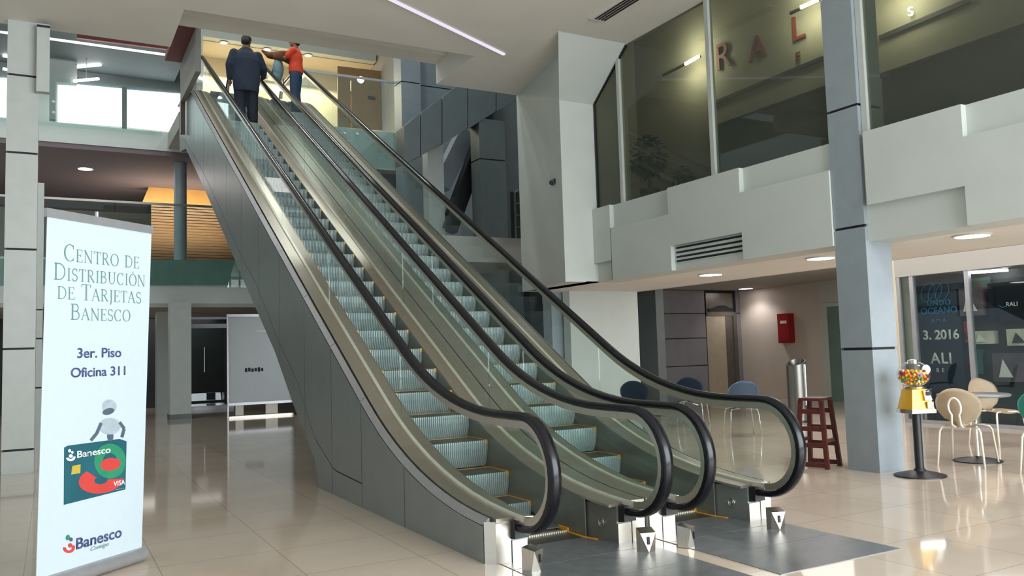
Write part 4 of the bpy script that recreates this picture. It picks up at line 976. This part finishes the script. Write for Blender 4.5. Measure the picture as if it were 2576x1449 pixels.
# ------------------------------------------------------------------ floor banner
L0 = at(90, 1500, 'z', 0); R0 = at(356, 1413, 'z', 0)
L0.z = R0.z = 0; bx = (R0-L0).normalized(); bn = Vector((bx.y, -bx.x, 0))
def bpt(px, py, off=0):
    d = ray(px, py); k = (L0+bn*off-CAM).dot(bn)/d.dot(bn); return CAM+d*k
BW = (R0-L0).length; zt = (bpt(118, 541).z+bpt(388, 589).z)/2
ban = thing('rollup_banner', 'white roll up floor banner with green heading and a bank card picture', 'banner', (L0+R0)/2)
BO = ban.location
def bp3(u, z, off): return L0+bx*u+Vector((0, 0, z))+bn*off
LEAN = .042
mb = MB(); mb.prism([bp3(0, .06, 0), bp3(BW, .06, 0), bp3(BW+LEAN+.045, zt, 0), bp3(LEAN+.008, zt, 0)], -bn*.004); sheet = mb.build('banner_sheet', BAN, ban, off=BO)
mb = MB(); prof = [(.055*math.cos(2*PI*k/20), .052+.05*math.sin(2*PI*k/20)) for k in range(20)]
mb.prism([L0-bx*.02+bn*(a-.01)+Vector((0, 0, z)) for a, z in prof], bx*(BW+.04)); mb.build('base_cassette', ALU, ban, 'auto', off=BO)
mb = MB(); mb.prism([bp3(LEAN-.005, zt-.005, .012), bp3(LEAN-.005, zt-.005, -.016), bp3(LEAN-.005, zt+.05, -.016), bp3(LEAN-.005, zt+.05, .012)], bx*(BW+.055)); mb.build('top_rail', ALU, ban, off=BO)
mb = MB(); mb.tube([bp3(BW*.5, .03, -.05), bp3(BW*.5+LEAN, zt+.09, -.03)], .012, 8); mb.build('support_pole', ALU, ban, off=BO)
# serif capitals drawn stroke by stroke for the heading
def arc(cx, cy, rx, ry, a0, a1, n=14): return [(cx+rx*math.cos(R(a0+(a1-a0)*k/n)), cy+ry*math.sin(R(a0+(a1-a0)*k/n))) for k in range(n+1)]
TH, TN = .10, .038
def st(pts, w): return (pts, w)
GL = {
 'C': (.78, [st(arc(.42, .5, .36, .5, 50, 310), 'c'), st([(.66, .98), (.66, .74)], TN), st([(.66, .04), (.66, .2)], TN)]),
 'O': (.86, [st(arc(.43, .5, .37, .5, 0, 360, 26), 'c')]),
 'E': (.62, [st([(.14, 0), (.14, 1)], TH), st([(.02, .98), (.56, .98)], TN), st([(.02, .02), (.58, .02)], TN), st([(.14, .52), (.44, .52)], TN), st([(.56, 1), (.56, .82)], TN), st([(.58, 0), (.58, .2)], TN), st([(.44, .62), (.44, .42)], TN)]),
 'N': (.88, [st([(.14, 0), (.14, 1)], TN), st([(.74, 0), (.74, 1)], TN), st([(.12, 1), (.74, 0)], TH), st([(0, .985), (.16, .985)], TN), st([(.02, .015), (.26, .015)], TN), st([(.62, .985), (.86, .985)], TN)]),
 'T': (.70, [st([(.35, 0), (.35, 1)], TH), st([(.02, .98), (.68, .98)], TN), st([(.03, 1), (.03, .8)], TN), st([(.67, 1), (.67, .8)], TN), st([(.2, .02), (.5, .02)], TN)]),
 'R': (.76, [st([(.14, 0), (.14, 1)], TH), st([(.02, .02), (.28, .02)], TN), st([(.02, .98), (.32, .98)]+arc(.32, .75, .23, .23, 90, -90)+[(.14, .52)], .06), st([(.32, .52), (.66, .02)], TH), st([(.58, .02), (.76, .02)], TN)]),
 'D': (.84, [st([(.14, 0), (.14, 1)], TH), st([(.02, .98), (.34, .98)]+arc(.34, .5, .42, .48, 90, -90)+[(.02, .02)], .06)]),
 'I': (.34, [st([(.17, 0), (.17, 1)], TH), st([(.03, .02), (.31, .02)], TN), st([(.03, .98), (.31, .98)], TN)]),
 'S': (.58, [st(arc(.29, .74, .21, .24, 40, 270, 12)+arc(.29, .25, .23, .25, 90, -140, 12), .075), st([(.48, .97), (.48, .76)], TN), st([(.06, .04), (.06, .24)], TN)]),
 'B': (.70, [st([(.14, 0), (.14, 1)], TH), st([(.02, .98), (.34, .98)]+arc(.34, .76, .20, .22, 90, -90)+[(.14, .54)], .06), st([(.34, .54)]+arc(.36, .28, .25, .26, 90, -90)+[(.02, .02)], .06)]),
 'U': (.84, [st([(.16, 1), (.16, .34)]+arc(.42, .32, .26, .31, 180, 360)+[(.68, 1)], .06), st([(.16, 1), (.16, .34)], TH), st([(.03, .98), (.30, .98)], TN), st([(.56, .98), (.8, .98)], TN)]),
 'A': (.78, [st([(.04, 0), (.38, 1)], TN), st([(.36, 1), (.70, 0)], TH), st([(.16, .36), (.56, .36)], TN), st([(-.04, .015), (.16, .015)], TN), st([(.58, .015), (.82, .015)], TN)]),
 'J': (.36, [st([(.20, 1), (.20, .05)]+arc(.06, .02, .14, .24, 0, -90, 6), TH), st([(.06, .98), (.34, .98)], TN)]),
}
GL['Ó'] = (GL['O'][0], GL['O'][1]+[st([(.38, 1.08), (.52, 1.24)], .06)])
def stroke(mb, pts, w, T):
    n = len(pts); Lq, Rq = [], []
    for i, p in enumerate(pts):
        a = Vector(pts[max(0, i-1)]); b = Vector(pts[min(n-1, i+1)]); d = (b-a).normalized(); nn = Vector((-d.y, d.x))
        ww = w if w != 'c' else TN+(TH-TN)*abs(nn.x)**1.5
        p = Vector(p); Lq.append(p+nn*ww/2); Rq.append(p-nn*ww/2)
    for i in range(n-1): mb.bm.faces.new([mb.bm.verts.new(T(q)) for q in (Rq[i], Rq[i+1], Lq[i+1], Lq[i])])
GREEN = mat('print_green', (108, 146, 142), .6, 0, 0); NAVYT = mat('print_navy', (70, 84, 132), .6, 0, 0)
def heading(words, p0, p1, hp):
    """words: list of (capital, rest); p0/p1 pixel at baseline start and end, hp cap height in m"""
    A, B = bpt(*p0), bpt(*p1); uA, uB = (A-L0).dot(bx), (B-L0).dot(bx); z0 = (A.z+B.z)/2
    mb = MB(); seq = []; x = 0
    for wi, wd in enumerate(words):
        if wi: x += .42
        for ci, ch in enumerate(wd[1]):
            k = 1.0 if (ci == 0 and wd[0]) else .76
            seq.append((ch, x, k)); x += GL[ch][0]*k+.075
    sc = (uB-uA)/x
    for ch, xx, k in seq:
        for pts, w in GL[ch][1]:
            stroke(mb, pts, w, lambda q: bp3(uA+(xx+q.x*k)*sc, z0+q.y*k*hp, .0025))
    o = mb.build('heading_lettering', GREEN, sheet); o.data.transform(Matrix.Translation(-BO)); return o
hz_ = lambda x, y0_, y1_: bpt(x, y0_).z-bpt(x, y1_).z
heading([(1, 'CENTRO'), (0, 'DE')], (160, 661), (352, 671), hz_(175, 618, 660))
heading([(1, 'DISTRIBUCIÓN')], (135, 708), (367, 717), hz_(150, 665, 707))
heading([(0, 'DE'), (1, 'TARJETAS')], (144, 753), (357, 762), hz_(222, 722, 762))
heading([(1, 'BANESCO')], (177, 808), (330, 805), hz_(190, 768, 808))
def btext(body, m, px, py, hpx, wpx, name='lettering', shear=0, dz=.003, bold=.012):
    a = bpt(px, py); h = hz_(px, py-hpx, py); u0, u1 = (bpt(px-wpx/2, py)-L0).dot(bx), (bpt(px+wpx/2, py)-L0).dot(bx)
    o = text_mesh(body, m, name, a+bn*dz, bx, (0, 0, 1), height=h, width=None, parent=sheet, depth=.001, shear=shear, bold=bold)
    xs = [(v_.co-L0).dot(bx) for v_ in o.data.vertices]; k = (u1-u0)/(max(xs)-min(xs)); cu = (u0+u1)/2; mu = (max(xs)+min(xs))/2
    for v_ in o.data.vertices: v_.co += bx*(cu+((v_.co-L0).dot(bx)-mu)*k-(v_.co-L0).dot(bx))
    o.data.transform(Matrix.Translation(-BO)); return o
def embolden(o, d): pass
btext('3er. Piso', NAVYT, 249, 899, 25, 110); btext('Oficina 311', NAVYT, 246, 946, 24, 137)
# card picture
def bz(px, py, off): p = bpt(px, py); return p+bn*off
cardm = mat('card_print', (34, 92, 104), .4, 0, .25, 5)
mb = MB(); mb.face([bz(161, 1126, .0022), bz(160, 1270, .0022), bz(315, 1231, .0022), bz(318, 1110, .0022), bz(300, 1104, .0022), bz(170, 1121, .0022)]); card = mb.build('card_picture', cardm, sheet); card.data.transform(Matrix.Translation(-BO))
def bell(px, py, rx, ry, rot, m, off, a0=0, a1=360, hole=0, name='card_print_shape', n=40):
    mb = MB(); c_, s_ = math.cos(R(rot)), math.sin(R(rot))
    def pt(a, k): x, y = rx*k*math.cos(R(a)), ry*k*math.sin(R(a)); return bz(px+x*c_-y*s_, py+x*s_+y*c_, off)
    for i in range(n):
        a, b = a0+(a1-a0)*i/n, a0+(a1-a0)*(i+1)/n
        if hole: mb.bm.faces.new([mb.bm.verts.new(q) for q in (pt(a, hole), pt(a, 1), pt(b, 1), pt(b, hole))])
        else: mb.bm.faces.new([mb.bm.verts.new(q) for q in (pt(0, 0), pt(a, 1), pt(b, 1))])
    o = mb.build(name, m, sheet); o.data.transform(Matrix.Translation(-BO)); return o
cg = mat('card_green', (48, 140, 104), .4, 0, .12, 8); cr = mat('card_red', (206, 70, 66), .4, 0, .08, 8); cy = mat('card_gold', (196, 170, 70), .4, 0, .05, 10)
def clip_card(): pass
bell(276, 1160, 40, 44, 0, cg, .0028, hole=.45)
bell(253, 1208, 56, 33, -8, cr, .0030, a0=5, a1=235, hole=.30)
bell(277, 1168, 26, 16, -8, cr, .0032)
mb = MB(); mb.face([bz(181, 1172, .0034), bz(178, 1194, .0034), bz(201, 1190, .0034), bz(202, 1168, .0034)]); o = mb.build('card_chip', cy, sheet); o.data.transform(Matrix.Translation(-BO))
WHB = mat('print_bright_white', (240, 244, 246), .5, 0, 0)
btext('Banesco', WHB, 235, 1145, 17, 84, bold=.016, dz=.0036, name='card_lettering'); btext('VISA', WHB, 299, 1221, 13, 29, bold=.016, dz=.0036, name='card_lettering'); btext('....', WHB, 301, 1230, 5, 20, dz=.0036, name='card_lettering')
bell(177, 1150, 12, 10, -10, WHB, .0036, a0=0, a1=180, hole=.45); bell(177, 1147, 5, 4.5, 0, WHB, .0036); bell(174, 1134, 3.6, 4.2, 0, WHB, .0036); bell(181, 1138, 3, 3.4, 0, WHB, .0036)
# generic grey figure behind the card
fg = mat('figure_grey', (168, 184, 192), .4, 0, .1, 20); fd = mat('figure_dark', (84, 98, 112), .4, 0, .1, 20)
bell(275, 1022, 18, 17, 0, fg, .0024, name='figure_head'); bell(272, 1035, 15, 8, -15, fd, .0026, name='figure_face')
bell(276, 1072, 27, 21, 0, fg, .0024, name='figure_torso'); bell(277, 1098, 8, 12, 0, fd, .0023, name='figure_waist')
for P in (((254, 1064), (243, 1090), (228, 1108)), ((300, 1062), (312, 1078), (306, 1100))):
    mb = MB()
    for (a, b) in zip(P, P[1:]):
        d = Vector((b[0]-a[0], b[1]-a[1])).normalized()*4; mb.face([bz(a[0]-d.y, a[1]+d.x, .0025), bz(a[0]+d.y, a[1]-d.x, .0025), bz(b[0]+d.y, b[1]-d.x, .0025), bz(b[0]-d.y, b[1]+d.x, .0025)])
    o = mb.build('figure_arm', fd, sheet); o.data.transform(Matrix.Translation(-BO))
# bank mark at the bottom
btext('Banesco', NAVYT, 248, 1366, 28, 114, bold=.016); o = btext('Contigo', GREEN, 250, 1379, 10, 46, shear=.5, bold=0, name='small_lettering')
bell(173, 1378, 15, 13, -12, cr, .003, a0=-20, a1=200, hole=.5); bell(176, 1372, 5.5, 5.5, 0, cr, .003); bell(170, 1352, 5, 7, 15, cg, .003); bell(178, 1357, 4.5, 5, 0, NAVYT, .003)
# rising baseline of the printed marks
# ------------------------------------------------------------------ people on the steps
def remesh(mb, name, m, parent, vox=.014, smooth=6):
    bmesh.ops.recalc_face_normals(mb.bm, faces=mb.bm.faces)
    me = bpy.data.meshes.new(name); mb.bm.to_mesh(me); mb.bm.free()
    ob = bpy.data.objects.new('tmp', me); COL.objects.link(ob)
    md = ob.modifiers.new('r', 'REMESH'); md.mode = 'VOXEL'; md.voxel_size = vox
    ms = ob.modifiers.new('s', 'SMOOTH'); ms.iterations = smooth; ms.factor = .5
    dg = bpy.context.evaluated_depsgraph_get(); dg.update()
    m2 = bpy.data.meshes.new_from_object(ob.evaluated_get(dg)); bpy.data.objects.remove(ob); m2.name = name
    m2.materials.clear(); m2.materials.append(m)
    for p in m2.polygons: p.use_smooth = True
    o = bpy.data.objects.new(name, m2); COL.objects.link(o); o.parent = parent; return o
def loft(mb, rings, seg=24):   # rings: (x, y, z, rx, ry)
    V = [[mb.bm.verts.new((x+rx*math.cos(2*PI*k/seg), y+ry*math.sin(2*PI*k/seg), z)) for k in range(seg)] for x, y, z, rx, ry in rings]
    for a, b in zip(V, V[1:]):
        for k in range(seg): mb.bm.faces.new([a[k], a[(k+1) % seg], b[(k+1) % seg], b[k]])
    mb.bm.faces.new(V[0][::-1]); mb.bm.faces.new(V[-1])
def limb(mb, pts, rads):
    # interpolate for a smooth taper
    P, Q = [], []
    for (a, b, ra, rb_) in zip(pts, pts[1:], rads, rads[1:]):
        for k in range(5): P.append(Vector(a).lerp(Vector(b), k/5)); Q.append(ra+(rb_-ra)*k/5)
    P.append(Vector(pts[-1])); Q.append(rads[-1]); mb.tube(P, Q, 14); mb.ball(pts[0], rads[0], seg=12); mb.ball(pts[-1], rads[-1], seg=12)
    for p, r_ in zip(pts[1:-1], rads[1:-1]): mb.ball(p, r_, seg=12)
def head(mb, c, yaw=0):
    rot = Matrix.Rotation(yaw, 3, 'Z'); c = Vector(c)
    P = lambda x, y, z: c+rot @ Vector((x, y, z))
    mb.ball(P(0, -.005, .02), .1, (.76, .94, 1.12), 20, rot); mb.ball(P(0, .03, -.055), .065, (.85, 1, .9), 16, rot)
    mb.ball(P(0, .100, -.01), .018, (.8, 1, 1.3), 10, rot); mb.ball(P(0, .088, -.058), .02, (1.3, .6, .5), 10, rot)
    for s in (-1, 1):
        mb.ball(P(s*.077, -.005, -.005), .026, (.35, .8, 1.2), 10, rot); mb.ball(P(s*.03, .086, .022), .013, (1.2, .6, .8), 8, rot)
def hand(mb, w, d, side, down=Vector((0, 0, -1)), curl=.5):
    w = Vector(w); d = Vector(d).normalized(); sx = d.cross(down).normalized(); dn = sx.cross(d).normalized()
    limb(mb, [w, w+d*.085], [.026, .036])
    for i, ln in enumerate((.066, .076, .07, .054)):
        o = w+d*.09+sx*(i-1.5)*.021
        p1 = o+d*ln*.5; p2 = p1+(d*(1-curl)-dn*-curl)*ln*.4; p3 = p2+(d*(1-curl*1.6)+dn*curl*1.4)*ln*.3
        mb.tube([o-d*.02, o, p1, p2, p3], [.0095, .0095, .009, .0085, .007], 8)
    o = w+d*.03+sx*side*.03; mb.tube([o, o+sx*side*.025+d*.03, o+sx*side*.03+d*.06+dn*.012], [.012, .011, .008], 8)
SKIN = mat('skin_tone', (136, 92, 68), .5, 0, .05, 20); HAIR = mat('black_hair', (22, 19, 20), .6, 0, .2, 60)
NAVYC = mat('navy_jacket', (34, 44, 62), .8, 0, .15, 14, bump=.2, bscale=40); TROU = mat('dark_trousers', (28, 32, 44), .8, 0, .12, 14); SHOE = mat('dark_shoe', (24, 22, 24), .4, 0, .1, 20)
ORNG = mat('orange_shirt', (224, 74, 44), .8, 0, .08, 14, bump=.2, bscale=40); JEAN = mat('blue_jeans', (48, 68, 92), .85, 0, .14, 18); BRWN = mat('brown_cloth', (112, 66, 42), .85, 0, .25, 16, bump=.3, bscale=30)
PACK = mat('pale_teal_cloth', (120, 148, 152), .7, 0, .12, 14)
def step_at(y, dy, dz):
    L = step_positions(dy, dz); b = [s_ for s_ in L if s_[0] <= y][-1]; return b
# man in navy on the left escalator
sy_, sz_ = step_at(16.35, 0, 0)
man = thing('person', 'man in long navy jacket on the left escalator, right hand on the rail', 'person', (3.27, sy_+.19, sz_)); man.scale = (1.18, 1.08, 1.01)
HT = 1.0
mb = MB()
loft(mb, [(0, 0, .86, .15, .11), (0, 0, .95, .165, .125), (0, 0, 1.08, .15, .115), (0, 0, 1.25, .175, .12), (0, 0, 1.38, .18, .10), (0, 0, 1.45, .10, .075), (0, .005, 1.50, .062, .062), (0, .01, 1.56, .058, .06)])
head(mb, (.01, .03, 1.635), -.5)
legs = {-1: [(-.09, 0, .90), (-.10, .03, .50), (-.10, -.01, .10)], 1: [(.09, 0, .90), (.10, .03, .50), (.10, -.01, .10)]}
for s in (-1, 1):
    limb(mb, legs[s], [.095, .06, .042]); limb(mb, [(s*.10, -.03, .06), (s*.11, .13, .045)], [.04, .035])
la = [(-.19, 0, 1.39), (-.265, -.02, 1.13), (-.245, .10, .90)]; ra = [(.19, 0, 1.39), (.285, .04, 1.16), (.315, .17, 1.03)]
for A_, s in ((la, -1), (ra, 1)): limb(mb, A_, [.055, .045, .03])
hand(mb, la[2], (0.02, .12, -.3), 1, Vector((1, 0, 0)), .4); hand(mb, ra[2], (.02, .30, .05), -1, Vector((.1, 0, -1)), .55)
remesh(mb, 'body', SKIN, man, .0085, 4)
mb = MB(); loft(mb, [(0, 0, .62, .20, .17), (0, 0, .80, .218, .175), (0, 0, .92, .225, .178), (0, -.005, 1.08, .225, .17), (0, -.01, 1.25, .225, .165), (0, -.01, 1.36, .19, .135), (0, -.005, 1.44, .125, .10), (0, 0, 1.50, .085, .085)])
for A_ in (la, ra): limb(mb, [A_[0], A_[1], Vector(A_[1]).lerp(Vector(A_[2]), .93)], [.074, .070, .052])
remesh(mb, 'jacket', NAVYC, man, .014)
mb = MB(); loft(mb, [(0, 0, .80, .19, .14), (0, 0, .96, .18, .135)])
for s in (-1, 1): limb(mb, [(s*.09, 0, .86), (s*.10, .02, .50), (s*.10, -.015, .07)], [.115, .095, .082])
remesh(mb, 'trousers', TROU, man, .014)
mb = MB(); rot = Matrix.Rotation(-.5, 3, 'Z'); mb.ball((.01, .018, 1.685), .1, (.83, .98, .92), 20, rot); mb.ball((-.012, -.028, 1.635), .085, (.86, .72, .95), 16, rot); remesh(mb, 'hair', HAIR, man, .01)
for s in (-1, 1):
    mb = MB(); mb.ball((s*.105, .05, .045), .05, (1, 2.6, .95), 16); mb.box((s*.105-.045, -.07, 0), (s*.105+.045, .16, .025)); remesh(mb, 'shoe', SHOE, man, .01)
# person in orange on the right escalator, turned to the left
sy_, sz_ = step_at(17.5, .1, .02)
op = thing('person', 'person in orange shirt and blue jeans on the right escalator, turned left', 'person', (4.56, sy_+.2, sz_), R(58))
mb = MB()
loft(mb, [(0, 0, .86, .14, .11), (0, 0, .95, .155, .12), (0, 0, 1.08, .135, .11), (0, 0, 1.25, .16, .115), (0, 0, 1.36, .165, .095), (0, 0, 1.43, .09, .07), (0, .005, 1.48, .055, .055), (0, .01, 1.54, .052, .055)])
head(mb, (0, .03, 1.61), .1)
for s in (-1, 1):
    limb(mb, [(s*.085, 0, .88), (s*.095, .03, .48), (s*.10, -.01, .10)], [.09, .058, .04]); limb(mb, [(s*.10, -.03, .06), (s*.11, .12, .045)], [.038, .033])
la = [(-.17, 0, 1.36), (-.20, .17, 1.19), (-.10, .36, 1.28)]; ra = [(.17, 0, 1.36), (.19, .20, 1.22), (.06, .38, 1.30)]
for A_ in (la, ra): limb(mb, A_, [.05, .04, .028])
hand(mb, la[2], (.1, .28, .12), 1, Vector((0, 0, -1)), .4); hand(mb, ra[2], (-.1, .28, .12), -1, Vector((0, 0, -1)), .4)
remesh(mb, 'body', SKIN, op, .0085, 4)
mb = MB(); loft(mb, [(0, 0, .90, .185, .15), (0, 0, 1.0, .19, .15), (0, 0, 1.12, .175, .14), (0, 0, 1.25, .19, .145), (0, 0, 1.36, .18, .12), (0, 0, 1.42, .10, .085), (0, 0, 1.45, .07, .07)])
for A_ in (la, ra): limb(mb, [A_[0], Vector(A_[0]).lerp(Vector(A_[1]), .7)], [.078, .066])
remesh(mb, 'shirt', ORNG, op, .013)
mb = MB(); loft(mb, [(0, 0, .82, .165, .13), (0, 0, .95, .165, .13)])
for s in (-1, 1): limb(mb, [(s*.085, 0, .86), (s*.095, .02, .48), (s*.10, -.015, .07)], [.108, .085, .072])
remesh(mb, 'jeans', JEAN, op, .013)
mb = MB(); mb.ball((0, .015, 1.66), .1, (.83, .98, .9), 18); mb.ball((0, -.04, 1.60), .085, (.85, .7, 1), 16); remesh(mb, 'hair', HAIR, op, .01)
for s in (-1, 1):
    mb = MB(); mb.ball((s*.105, .05, .045), .048, (1, 2.5, .95), 16); mb.box((s*.105-.042, -.07, 0), (s*.105+.042, .15, .025)); remesh(mb, 'shoe', SHOE, op, .01)
def op_pt(x, y, z): return op.matrix_basis @ Vector((x, y, z))
o = thing('folded_jacket', 'brown jacket carried over the arms of the person in orange', 'jacket', op_pt(.0, .28, 1.27), R(58)); o.scale = (1.25, 1.25, 1.2)
mb = MB(); mb.ball((0, -.02, .03), .13, (1.5, 1.2, .6)); mb.ball((.1, .06, .05), .10, (1.1, 1.5, .55)); mb.ball((-.12, .02, -.02), .1, (.8, 1.2, .9)); limb(mb, [(0, .05, .04), (0, .24, .06), (0, .36, .15)], [.085, .06, .025]); limb(mb, [(-.05, -.1, 0), (-.12, -.22, .06)], [.10, .06]); remesh(mb, 'cloth', BRWN, o, .013)
mb = MB(); mb.tube([(.12, .02, .075), (.10, .14, .10), (.03, .22, .10)], .012, 6); mb.build('collar_trim', mat('cloth_trim', (70, 40, 28), .8), o, True)
o = thing('backpack', 'pale teal backpack hanging from the arm of the person in orange', 'backpack', op_pt(-.08, .36, .86), R(58)); o.scale = (1.2, 1.2, 1.2)
mb = MB(); mb.ball((0, 0, .12), .15, (.85, .62, 1.35)); mb.ball((0, .02, -.02), .12, (.9, .7, .9)); remesh(mb, 'bag_body', PACK, o, .013)
mb = MB(); mb.ball((0, .085, .05), .09, (.85, .35, 1.0)); remesh(mb, 'front_pocket', mat('dark_teal_cloth', (70, 96, 104), .8, 0, .1, 12), o, .012)
for s in (-1, 1): mb = MB(); mb.tube([(s*.07, -.03, .29), (s*.07, -.05, .36), (s*.02, -.03, .38)], .014, 8); mb.build('strap', mat('strap_black_%s' % ('a' if s < 0 else 'b'), (34, 36, 42), .8), o, True)
mb = MB(); mb.bar((.03, -.08, -.05), (.04, -.09, -.26), .03, .008, (0, 1, 0)); mb.build('hanging_strap', BLACK, o)
